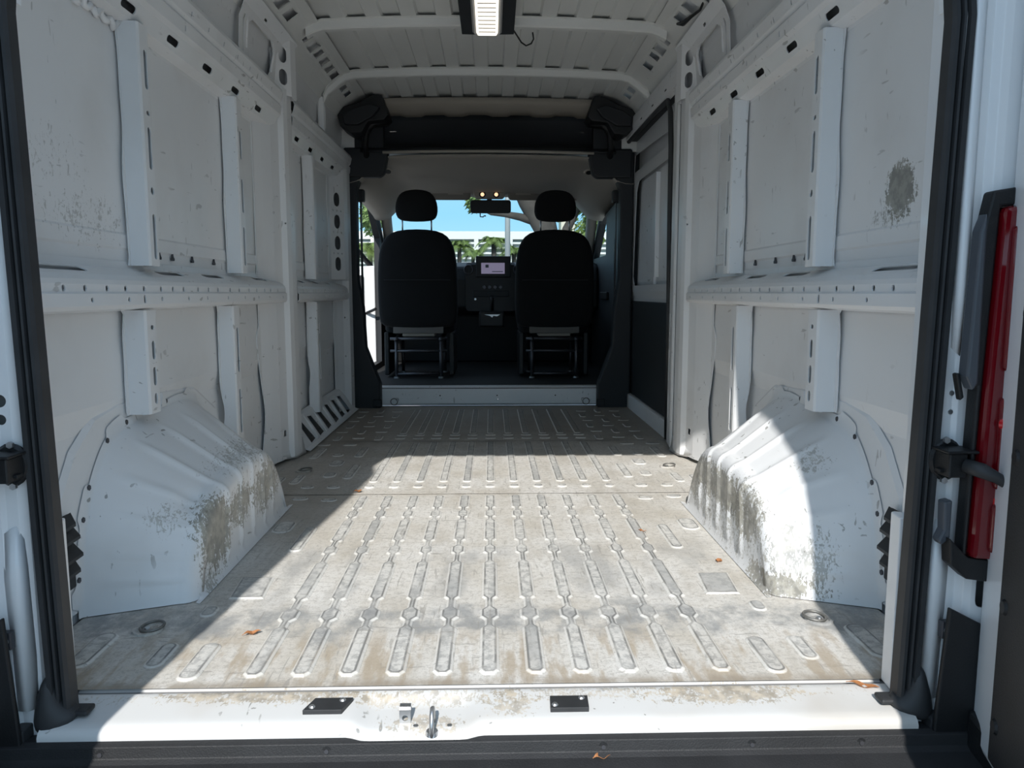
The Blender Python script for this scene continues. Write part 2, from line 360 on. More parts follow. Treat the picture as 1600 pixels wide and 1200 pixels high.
def folded(name, prof, c0, c1, fr, mat, parent=None, holes=(), solid=0.003, outer=None, smooth=False, bevel=0, kind=None):
    """a bent metal sheet: profile prof of (a,b) run along c from c0 to c1, with real holes given in (c, arc length)"""
    L = vlen(prof)
    o = outer or [(c0, 0), (c1, 0), (c1, L[-1]), (c0, L[-1])]
    vs, fs, _ = cdt(o, holes, [((c0, q), (c1, q)) for q in L[1:-1]])
    keep = []
    for f in fs:
        cx = sum(vs[i][0] for i in f) / len(f); cy = sum(vs[i][1] for i in f) / len(f)
        if outer and not inpoly((cx, cy), outer): continue
        if any(inpoly((cx, cy), h) for h in holes): continue
        keep.append(tuple(f))
    out = []
    for p in vs:
        v = min(max(p[1], 0), L[-1]); i = 0
        while i < len(L) - 2 and v > L[i + 1]: i += 1
        t = (v - L[i]) / max(L[i + 1] - L[i], 1e-9)
        out.append(fr(prof[i][0] + (prof[i + 1][0] - prof[i][0]) * t, prof[i][1] + (prof[i + 1][1] - prof[i][1]) * t, p[0]))
    used = sorted({i for f in keep for i in f}); mp = {q: i for i, q in enumerate(used)}
    m = MB(); m.add([out[i] for i in used], [tuple(mp[i] for i in f) for f in keep])
    return m.build(name, mat, parent, solid=solid, smooth=smooth, bevel=bevel, kind=kind)
def pillow(outline, fr, depth, k=5, flat=0.75):
    """cushion: closed outline (a,b) swollen along c"""
    cx = sum(p[0] for p in outline) / len(outline); cy = sum(p[1] for p in outline) / len(outline)
    rs = []
    for j in range(2 * k + 1):
        t = -1 + j / k; sc = flat + (1 - flat) * math.sqrt(max(0, 1 - abs(t) ** 3)); c = depth * t
        rs.append([fr(cx + (a - cx) * sc, cy + (b - cy) * sc, c) for a, b in outline])
    return MB().rings(rs)

# ------------------------------------------------------------------ floor
def offs(poly, d):
    n = len(poly); out = []
    ar = sum(poly[i][0] * poly[(i + 1) % n][1] - poly[(i + 1) % n][0] * poly[i][1] for i in range(n))
    sg = 1 if ar > 0 else -1
    for i in range(n):
        p0, p1, p2 = Vector(poly[i - 1]), Vector(poly[i]), Vector(poly[(i + 1) % n])
        a = (p1 - p0).normalized(); b = (p2 - p1).normalized()
        na = Vector((a.y, -a.x)) * sg; nb = Vector((b.y, -b.x)) * sg
        m = (na + nb); l = m.length
        m = m / l if l > 1e-6 else na
        k = d / max(0.5, m.dot(na)); q = p1 + m * k; out.append((q.x, q.y))
    return out
def chain(x0, segs):
    """outline of a run of pads joined by necks; segs = [(y0, y1, halfwidth)]"""
    R = []
    for y0, y1, w in segs:
        ch = min(0.012, (y1 - y0) * 0.3, w * 0.7)
        R += [(y0, w - ch * 0.7), (y0 + ch, w), (y1 - ch, w), (y1, w - ch * 0.7)]
        R += [(y1 + 0.006, 0.005)]
    R.pop()
    R2 = []
    for i, (y, w) in enumerate(R):
        R2.append((y, w))
        if w == 0.005 and i + 1 < len(R): R2.append((R[i + 1][0] - 0.006, 0.005))
    return [(x0 + w, y) for y, w in R2] + [(x0 - w, y) for y, w in reversed(R2)]
def floor_sheet(name, y0, y1, ribs, par, zoff=0.0, x0=-0.935, x1=0.935):
    loops = []; zs = []; at = []
    outer = [(x0, y0), (x1, y0), (x1, y1), (x0, y1)]; zs += [0] * 4; at += [0] * 4
    for poly, h, d in ribs:
        for dd, z, a in ((d, 0.0, 0.0), (0.0, h, 0.9), (-0.0045, h, 1.0)):
            lp = offs(poly, dd) if dd else poly
            loops.append(lp); zs += [z] * len(lp); at += [a] * len(lp)
    vs, fs, orig = cdt(outer, loops)
    m = MB(); m.att = []
    V = []
    for p, o in zip(vs, orig):
        V.append((p[0], p[1], (max(zs[i] for i in o) if o else 0.0) + zoff)); m.att.append(max(at[i] for i in o) if o else 0.0)
    m.add(V, [tuple(f) for f in fs])
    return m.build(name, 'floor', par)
fl = MB().box((-0.95, 0.06, -0.05), (0.95, 3.70, -0.008)).build('floor', 'primer')
tag(fl, 'worn white ribbed steel cargo floor with scratched raised pads', 'floor', kind='structure')
P_ = 0.0935; XC = 0.008
rA = []
segA = [(0.122, 0.331, 0.0140), (0.372, 0.430, 0.0165), (0.490, 0.745, 0.0140), (0.817, 0.878, 0.0145), (0.931, 1.140, 0.0140), (1.176, 1.245, 0.0140), (1.285, 1.440, 0.0135)]
for k in range(-5, 6):
    x = XC + k * P_
    s = list(segA)
    if k == -5: s = s[1:] if False else s
    rA.append((chain(x, s), 0.0050, 0.0075))
for sg in (-1, 1):
    rA.append((slot(sg * 0.585, 0.185, 0.032, 0.15), 0.005, 0.007))
    rA.append((slot(sg * 0.83, 0.24, 0.040, 0.15), 0.005, 0.007))
    rA.append((slot(sg * 0.675, 0.215, 0.028, 0.10), 0.003, 0.007))
    rA.append((rect(sg * 0.60, 0.575, 0.075, 0.13, sg * 0.006), 0.004, 0.007))
    rA.append((slot(sg * 0.655, 0.43, 0.026, 0.05), 0.004, 0.006))
    rA.append((slot(sg * 0.565, 0.96, 0.028, 0.22), 0.005, 0.007))
    rA.append((slot(sg * 0.655, 1.08, 0.05, 0.11), 0.004, 0.007))
    rA.append((slot(sg * 0.58, 1.40, 0.05, 0.03), 0.004, 0.006))
    rA.append((slot(sg * 0.69, 1.42, 0.05, 0.03), 0.004, 0.006))
floor_sheet('floor_sheet', 0.080, 1.474, rA, fl, 0.0)
rB = []
for k in range(-5, 6):
    x = XC + k * P_
    rB.append((circ(x, 1.575, 0.015, 10), 0.006, 0.008))
    rB.append((slot(x, 2.05, 0.026, 0.80), 0.005, 0.007))
for sg in (-1, 1):
    for xx, yy, w, h in ((0.60, 1.575, 0.04, 0.03), (0.70, 1.575, 0.04, 0.03), (0.575, 1.83, 0.03, 0.24), (0.67, 1.99, 0.05, 0.10), (0.655, 1.77, 0.04, 0.07), (0.77, 1.70, 0.03, 0.14), (0.84, 1.68, 0.03, 0.10), (0.70, 2.16, 0.04, 0.05), (0.60, 2.22, 0.03, 0.20), (0.80, 2.20, 0.03, 0.22), (0.69, 2.40, 0.06, 0.03), (0.82, 2.40, 0.06, 0.03)):
        rB.append((slot(sg * xx, yy, w, h), 0.005, 0.007))
floor_sheet('floor_sheet', 1.470, 2.486, rB, fl, 0.0022)
rC = []
for k in range(-5, 6):
    x = XC + k * P_
    rC.append((slot(x, 2.545, 0.045, 0.022), 0.006, 0.007)); rC.append((slot(x, 2.635, 0.045, 0.022), 0.006, 0.007))
    rC.append((slot(x, 3.10, 0.026, 0.84), 0.005, 0.007))
for sg in (-1, 1):
    for i in range(3):
        for j in range(6):
            rC.append((slot(sg * (0.57 + 0.105 * i + 0.012 * (j % 2)), 2.56 + 0.175 * j, 0.055 if (i + j) % 2 else 0.028, 0.026 if (i + j) % 2 else 0.11), 0.005, 0.006))
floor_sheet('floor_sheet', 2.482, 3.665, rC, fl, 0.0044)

# rear sill with the latch recess
def sm(t): t = min(1, max(0, t)); return t * t * (3 - 2 * t)
def sill():
    m = MB(); nx = 140; V = []; Fs = []
    ts = [0, .05, .10, .16, .22, .3, .42, .54, .66, .76, .84, .90, .94, .97, 1.0]
    def prof(t):
        pts = [(0.0, 0.088, -0.002), (.05, .080, -.010), (.10, .070, -.010), (.16, .064, -.001), (.22, .058, 0.001), (.84, -.028, -.002), (.90, -.042, -.004), (.94, -.050, -.009), (.97, -.054, -.016), (1.0, -.054, -.026)]
        for a, b in zip(pts, pts[1:]):
            if t <= b[0] + 1e-9:
                k = (t - a[0]) / (b[0] - a[0]); return a[1] + (b[1] - a[1]) * k, a[2] + (b[2] - a[2]) * k
        return pts[-1][1:]
    for i in range(nx + 1):
        X = -0.775 + 1.55 * i / nx
        mk = sm((X + 0.245) / 0.045) * sm((0.0 - X) / 0.045)
        for t in ts:
            y, z = prof(t)
            y -= 0.010 * mk * sm((t - 0.5) / 0.4)
            z -= 0.012 * mk * sm((t - 0.22) / 0.16)
            V.append((X, y, z))
    n = len(ts)
    for i in range(nx):
        for j in range(n - 1): Fs.append((i * n + j, (i + 1) * n + j, (i + 1) * n + j + 1, i * n + j + 1))
    return m.add(V, Fs).build('trim_1', 'sill', smooth=True)
tag(sill(), 'white painted rear door sill with rounded lip and rusty latch recess', 'door sill', kind='structure')

# ------------------------------------------------------------------ side walls
def SKIN(z):
    pts = [(-0.06, 0.955), (0.42, 0.958), (0.48, 0.945), (0.56, 0.946), (0.70, 0.950), (0.862, 0.948), (0.868, 0.944), (0.90, 0.944), (0.906, 0.948), (1.45, 0.945), (1.60, 0.932), (1.75, 0.918), (1.84, 0.895), (1.90, 0.855), (1.945, 0.78), (1.96, 0.70)]
    for a, b in zip(pts, pts[1:]):
        if z <= b[0]: return a[1] + (b[1] - a[1]) * (z - a[0]) / (b[0] - a[0])
    return pts[-1][1]
SKP = [-0.06, 0.30, 0.42, 0.48, 0.56, 0.70, 0.862, 0.868, 0.90, 0.906, 1.2, 1.45, 1.60, 1.75, 1.84, 1.90, 1.945, 1.96]
def run(sx): return lambda a, b, c: (sx * a, c, b)            # profile (|x|, z) run along y
def ver(sx): return lambda a, b, c: (sx * b, a, c)            # profile (y, |x|) run along z
def wall(sx, name, mat, yend):
    m = MB(); ys = [0.0, 0.4, 0.8, 1.2, 1.6, 2.0, 2.46] + ([2.9, 3.3, yend] if yend > 2.5 else [])
    V = [(sx * SKIN(z), y, z) for y in ys for z in SKP]; n = len(SKP)
    m.add(V, [(i * n + j, i * n + j + 1, (i + 1) * n + j + 1, (i + 1) * n + j) for i in range(len(ys) - 1) for j in range(n - 1)])
    if yend < 2.5:   # strip over the sliding door
        zz = [z for z in SKP if z >= 1.75]; n = len(zz)
        m.add([(sx * SKIN(z), y, z) for y in (2.46, 3.1, 3.8) for z in zz], [(i * n + j, i * n + j + 1, (i + 1) * n + j + 1, (i + 1) * n + j) for i in range(2) for j in range(n - 1)])
    return m.build(name, mat, solid=0.004)
WL = tag(wall(-1, 'wall_left', 'wall_l', 3.8), 'left cargo wall of scratched white sheet metal with posts and rails', 'wall', kind='structure')
WR = tag(wall(1, 'wall_right', 'wall_r', 2.46), 'right cargo wall of white sheet metal with a dark scuffed patch', 'wall', kind='structure')

def post(sx, par, y, z0, z1, w=0.058, xin=0.888, slots=(), xs=0.936, wob=0.0):
    prof = [(y - 0.020, xs), (y - 0.002, xs), (y + 0.004, xin + 0.004), (y + 0.010, xin), (y + w, xin), (y + w + 0.006, xin + 0.004), (y + w + 0.012, xs), (y + w + 0.03, xs)]
    L = vlen(prof); vm = (L[3] + L[4]) / 2
    outer = None
    if wob:
        # irregular weld flange along the rear edge
        pts = []; n = 26
        for i in range(n + 1):
            z = z0 + (z1 - z0) * i / n; q = math.sin(z * 13.0 + 1.0) + 0.4 * math.sin(z * 31)
            pts.append((z, 0.010 - wob * 0.006 * q if 0 < i < n else 0.004))
        outer = [(p[0], max(0.001, p[1])) for p in pts] + [(z1, L[-1]), (z0, L[-1])]
    hs = [slot(zc, vm + 0.004, ln, 0.019) for zc, ln in slots]
    return folded('post', prof, z0, z1, ver(sx), 'paint', par, hs, outer=outer)
def rail_mid(sx, par, y0, y1, dens=1.0):
    prof = [(0.944, 0.832), (0.942, 0.814), (0.892, 0.792), (0.876, 0.780), (0.872, 0.770), (0.872, 0.752), (0.866, 0.748), (0.866, 0.722), (0.872, 0.714), (0.942, 0.706)]
    L = vlen(prof); hs = []
    y = y0 + 0.05
    rnd = random.Random(3)
    for a, b in ((0.28, 0.20), (0.86, 0.17), (1.20, 0.17), (1.72, 0.16), (2.42, 0.10), (2.72, 0.10), (3.02, 0.10)):
        if y0 + 0.03 < a and a + b < y1 - 0.02: hs.append(slot(a + b / 2, L[1] + 0.024, b, 0.026))
    yy = y0 + 0.10
    while yy < y1 - 0.06:
        hs.append(circ(yy, L[3] + 0.020, 0.0075, 8)); yy += 0.094 + rnd.uniform(-0.02, 0.02)
    yy = y0 + 0.20
    while yy < y1 - 0.06:
        hs.append(circ(yy, (L[6] + L[7]) / 2, 0.006, 8)); yy += 0.17 + rnd.uniform(-0.03, 0.03)
    if y0 < 0.6 < y1: hs.append(slot(0.655, (L[6] + L[7]) / 2, 0.012, 0.022))
    return folded('rail', prof, y0, y1, run(sx), 'paint', par, hs)
def rail_up(sx, par, y0, y1):
    prof = [(0.944, 1.425), (0.941, 1.434), (0.905, 1.444), (0.884, 1.486), (0.872, 1.496), (0.868, 1.530), (0.876, 1.540), (0.866, 1.552), (0.858, 1.585), (0.866, 1.602), (0.930, 1.612)]
    L = vlen(prof); hs = []
    yy = y0 + 0.16; i = 0
    while yy < y1 - 0.08:
        hs.append(slot(yy, (L[2] + L[3]) / 2, 0.075, 0.020)); yy += 0.265
    yy = y0 + 0.08
    while yy < y1 - 0.05:
        hs.append(slot(yy, L[7] + 0.012, 0.008, 0.015, 3)); yy += 0.135
    yy = y0 + 0.12
    while yy < y1 - 0.05:
        hs.append(slot(yy, L[4] + 0.016, 0.008, 0.018, 3)); yy += 0.29
    return folded('rail', prof, y0, y1, run(sx), 'paint', par, hs)
def side(sx, par):
    post(sx, par, 0.745, 0.822, 1.440, slots=((0.90, 0.12), (1.02, 0.02), (1.13, 0.11), (1.22, 0.012), (1.33, 0.10)), wob=1)
    post(sx, par, 1.490, 0.822, 1.440, slots=((0.92, 0.14), (1.10, 0.12), (1.28, 0.10)), wob=1)
    post(sx, par, 0.690, 0.432, 0.706, w=0.062, xin=0.885, slots=((0.66, 0.012), (0.60, 0.05), (0.53, 0.05), (0.47, 0.03)), wob=2.0)
    post(sx, par, 1.370, 0.13, 0.706, w=0.060, xin=0.888, slots=((0.55, 0.16), (0.33, 0.16)), wob=2.0)
    rail_mid(sx, par, 0.20, 2.00); rail_up(sx, par, 0.03, 2.02)
    MB().prism([(0.944, 0.832), (0.892, 0.792), (0.876, 0.780), (0.872, 0.752), (0.866, 0.748), (0.866, 0.722), (0.942, 0.706)], run(sx), 0.196, 0.201).build('rail_end_cap', 'paint', par)
    # small triangular clip holes strip and seams on the skin above the rail
    # broad pillar, lower and upper half
    pp = [(1.80, 0.943), (1.85, 0.941), (1.90, 0.925), (1.97, 0.905), (2.045, 0.893), (2.06, 0.872), (2.10, 0.866), (2.17, 0.866), (2.195, 0.872), (2.20, 0.94)]
    L = vlen(pp)
    def edge(z): return 0.035 + 0.030 * math.sin((z - 0.05) * 9.0) * (1 if z < 0.62 else 0) + (0.05 * sm((z - 1.28) / 0.16) * 0) - 0.02 * sm((0.30 - z) / 0.3)
    n = 40; zs = [0.02 + 1.60 * i / n for i in range(n + 1)]
    outer = [(z, max(0.002, edge(z))) for z in zs] + [(1.62, L[-1]), (0.02, L[-1])]
    hs = [rect(0.135, L[4] - 0.035, 0.026, 0.024), circ(1.05, L[4] + 0.02, 0.004, 6)]
    hs += [slot(z, L[8] + 0.035, w, 0.022) for z, w in ((0.67, 0.05), (0.57, 0.05), (0.43, 0.17), (0.24, 0.12), (0.90, 0.09), (1.36, 0.10))]
    folded('pillar', pp, 0.02, 1.62, ver(sx), 'paint', par, hs, outer=outer)
    # upper side frame with window recess, slot and two oval openings
    up_ = [(0.930, 1.595), (0.902, 1.62), (0.893, 1.75), (0.874, 1.80), (0.842, 1.842)]
    L = vlen(up_)
    hs = [[(1.70, 0.055), (1.955, 0.055), (1.985, 0.08), (2.02, 0.16), (1.99, 0.195), (1.72, 0.195), (1.695, 0.18)],
          slot(1.640, 0.115, 0.016, 0.15), slot(1.83, 0.235, 0.035, 0.010), circ(2.03, 0.215, 0.004, 6)]
    folded('side_frame', up_, 1.595, 2.23, run(sx), 'paint', par, hs)
    uq = [(2.035, 0.912), (2.055, 0.898), (2.125, 0.850), (2.195, 0.846), (2.205, 0.905)]
    Lq = vlen(uq); vq = (Lq[1] + Lq[2]) / 2
    folded('upper_pillar', uq, 1.595, 1.845, ver(sx), 'paint', par, [slot(1.760, vq, 0.066, 0.044), slot(1.668, vq, 0.066, 0.044), slot(1.64, Lq[3] + 0.03, 0.06, 0.02)])
    # rounded bead framing the recess
    MB().tube([(sx * 0.899, 1.675, 1.66), (sx * 0.890, 1.675, 1.765), (sx * 0.888, 1.70, 1.785), (sx * 0.888, 1.98, 1.785), (sx * 0.892, 2.03, 1.755), (sx * 0.899, 1.99, 1.66)], 0.006, 8).build('bead', 'paint', par, smooth=True)
    # roof side rail with square openings
    rr = [(0.905, 1.790), (0.868, 1.845), (0.845, 1.866), (0.775, 1.915), (0.735, 1.925)]
    L = vlen(rr); vm = (L[2] + L[3]) / 2
    hs = [rect(y, vm, 0.085, 0.056) for y in (0.55, 0.70, 1.15, 1.30, 1.86, 1.99)] + [rect(y, vm, 0.05, 0.05) for y in (2.285,)]
    hs += [rect(2.40, vm, 0.10, 0.060), rect(2.51, vm, 0.07, 0.05)] + [rect(y, vm, 0.085, 0.05) for y in ((2.63, 2.75, 2.87) if sx < 0 else (2.66,))] + [rect(y, vm, 0.08, 0.045) for y in (3.12, 3.24)]
    hs += [slot(1.73, vm - 0.02, 0.025, 0.075), circ(2.69, L[2] + 0.008, 0.004, 6), circ(2.81, L[2] + 0.008, 0.004, 6)]
    folded('roof_side_rail', rr, 0.03, 3.50, run(sx), 'roof', par, hs)
side(-1, WL); side(1, WR)
# left front bay (opposite the sliding door)
post(-1, WL, 2.640, 0.822, 1.44, slots=(), wob=1); post(-1, WL, 2.640, 0.13, 0.706, w=0.065, slots=((0.45, 0.3),), wob=2)
rail_mid(-1, WL, 2.21, 3.42); rail_up(-1, WL, 2.21, 3.62)
pf = [(3.22, 0.943), (3.27, 0.938), (3.40, 0.880), (3.45, 0.868), (3.545, 0.868), (3.56, 0.93)]
L = vlen(pf)
vq = (L[1] + L[2]) / 2
hs = [slot(z, vq, 0.082, 0.060) for z in (1.305, 1.175, 1.050, 0.925)]
hs += [circ(z, vq + d, 0.006, 6) for z in (1.24, 1.113, 0.988) for d in (-0.04, 0, 0.04)]
folded('pillar', pf, 0.83, 1.60, ver(-1), 'paint', WL, hs)
folded('pillar', [(3.32, 0.943), (3.36, 0.930), (3.42, 0.905), (3.46, 0.872), (3.545, 0.868), (3.56, 0.93)], 0.02, 0.83, ver(-1), 'paint', WL, [circ(0.60, 0.12, 0.006, 6), circ(0.36, 0.12, 0.006, 6)])
# slanted vent strip along the floor, left front bay
vp = [(0.945, 0.165), (0.925, 0.155), (0.862, 0.02), (0.840, 0.012)]
L = vlen(vp)
hs = [[(y - 0.075, L[1] + 0.022), (y + 0.000, L[1] + 0.030), (y + 0.085, L[2] - 0.012), (y - 0.015, L[2] - 0.006)] for y in (2.36, 2.55, 2.74, 2.94, 3.12, 3.29)]
folded('vent_strip', vp, 2.22, 3.52, run(-1), 'paint', WL, hs)
box('cavity_shade_panel', (-0.953, 2.22, 0.0), (-0.930, 3.52, 0.15), 'primer', WL, 0)  # added grey panels: painted shade for the deep void behind the vents
box('cavity_shade_panel', (-0.930, 2.22, 0.0), (-0.87, 3.52, 0.006), 'primer', WL, 0)
for y in (2.46, 2.65, 2.84, 3.03, 3.20):
    MB().tube([(-0.927, y - 0.03, 0.140), (-0.895, y - 0.005, 0.085), (-0.862, y + 0.02, 0.026)], [0.012, 0.014, 0.006], 8).build('vent_rib', 'paint', WL, smooth=True)
# gusset at the foot of each broad pillar
for sx, w in ((-1, WL), (1, WR)):
    MB().rings([[(sx * 0.945, 1.84, 0.085), (sx * 0.915, 1.95, 0.075), (sx * 0.892, 2.06, 0.07), (sx * 0.868, 2.19, 0.085)],
                [(sx * 0.945, 1.88, 0.060), (sx * 0.905, 1.97, 0.040), (sx * 0.884, 2.07, 0.030), (sx * 0.862, 2.20, 0.035)],
                [(sx * 0.945, 1.99, 0.03), (sx * 0.900, 2.04, 0.012), (sx * 0.874, 2.10, 0.006), (sx * 0.858, 2.21, 0.006)]], closed=False).build('pillar_foot', 'paint', w, smooth=True, solid=0.003)

for sx, w in ((-1, WL), (1, WR)):  # on the left wall these dark plates stand in for shaded holes
    for y in (0.93, 1.02, 1.17, 1.36, 1.68):
        MB().prism([(y - 0.007, 0.846), (y + 0.007, 0.846), (y + 0.009, 0.852), (y + 0.004, 0.856), (y, 0.866), (y - 0.004, 0.856), (y - 0.009, 0.852)], lambda a, b, c, s_=sx: (s_ * c, a, b), 0.938, 0.944).build('clip', 'dark_steel', w)
MB().tube([(-0.935 + 0.004 * math.sin(i * 2.1), 0.30 + i * 0.009, 1.425 + 0.010 * math.sin(i * 1.3) - 0.004 * math.cos(i * 0.7)) for i in range(52)], [0.006 + 0.003 * abs(math.sin(i * 1.7)) for i in range(52)], 7).build('sealant_bead', 'paint', WL, smooth=True)
# ------------------------------------------------------------------ roof
def roof():
    m = MB(); pr = []
    x = -0.76; z0 = 1.932
    pr.append((-0.80, 1.915))
    k = 0
    p = 0.153
    n = 10; xs0 = -n * p / 2
    cr = lambda x: 0.024 * (1 - (x / 0.78) ** 2)
    for i in range(n):
        a = xs0 + i * p
        for dx, dz in ((0.004, 0.015), (0.078, 0.015), (0.086, 0.0), (p - 0.004, 0.0)):
            pr.append((a + dx, z0 + dz + cr(a + dx)))
    pr.append((0.80, 1.915))
    ys = [0.0, 1.0, 2.0, 3.0, 3.62]
    V = [(x, y, z - 0.02 * sm((y - 2.9) / 0.9)) for y in ys for x, z in pr]; n = len(pr)
    return m.add(V, [(i * n + j, i * n + j + 1, (i + 1) * n + j + 1, (i + 1) * n + j) for i in range(len(ys) - 1) for j in range(n - 1)]).build('ceiling', 'roof', solid=0.004)
CE = tag(roof(), 'grey-white corrugated roof panel of the cargo bay', 'ceiling', kind='structure')
def bow(y, par, drop, w=0.055, h=0.036):
    pts = [(-0.885, 1.765), (-0.862, 1.812), (-0.80, 1.862), (-0.765, 1.886), (-0.72, 1.898)] if drop else [(-0.795, 1.868), (-0.76, 1.886), (-0.72, 1.898)]
    cs = [(x, 1.898 + 0.020 * (1 - (x / 0.74) ** 2)) for x in [-0.6 + 0.1 * i for i in range(13)]]
    P = pts + cs + [(-x, z) for x, z in reversed(pts)]
    rs = []
    for x, z in P:
        rs.append([(x, y - w / 2 - 0.016, z + h), (x, y - w / 2, z + h - 0.004), (x, y - w / 2 + 0.006, z + 0.004), (x, y - w / 2 + 0.012, z), (x, y + w / 2 - 0.012, z), (x, y + w / 2 - 0.006, z + 0.004), (x, y + w / 2, z + h - 0.004), (x, y + w / 2 + 0.016, z + h)])
    m = MB().rings(rs, closed=False)
    o = m.build('roof_bow', 'roof', par, solid=0.003)
    hm = MB()
    return o
for y, d in ((0.72, True), (1.46, True), (2.21, False), (2.965, True)): bow(y, CE, d)
# hat posts carrying the third bow down the side
for sx, w in ((-1, WL),):
    post(sx, w, 2.94, 1.605, 1.80, w=0.035, xin=0.885, xs=0.912, slots=((1.70, 0.12),))
# front edge of the roof: shallow beige cross panel with scallops
fp = MB(); V = []; nx = 60
for i in range(nx + 1):
    x = -0.70 + 1.40 * i / nx; s = 0.010 * sm((math.sin(x * 2 * math.pi / 0.27) + 0.2) * 1.6)
    V += [(x, 3.46, 1.930 - 0.012 * (x / 0.7) ** 2), (x, 3.475, 1.892 - 0.012 * (x / 0.7) ** 2), (x, 3.58, 1.878 - s - 0.012 * (x / 0.7) ** 2), (x, 3.62, 1.862 - s - 0.012 * (x / 0.7) ** 2)]
fp.add(V, [(i * 4 + j, i * 4 + j + 1, i * 4 + j + 5, i * 4 + j + 4) for i in range(nx) for j in range(3)]).build('cross_panel', 'headliner', CE, smooth=True, solid=0.003)

for sx, w in ((-1, WL), (1, WR)):
    ol = [(0.285, 0.02), (0.30, 0.16), (0.345, 0.29), (0.42, 0.39), (0.52, 0.455), (0.64, 0.475), (0.90, 0.475), (1.15, 0.455), (1.33, 0.36), (1.43, 0.22), (1.47, 0.02)]
    MB().rings([[(sx * 0.953, a, b) for a, b in ol], [(sx * 0.944, 0.88 + (a - 0.88) * 0.975, b * 0.975) for a, b in ol], [(sx * 0.9425, 0.88 + (a - 0.88) * 0.80, b * 0.82) for a, b in ol]]).build('wheel_housing', 'paint', w)
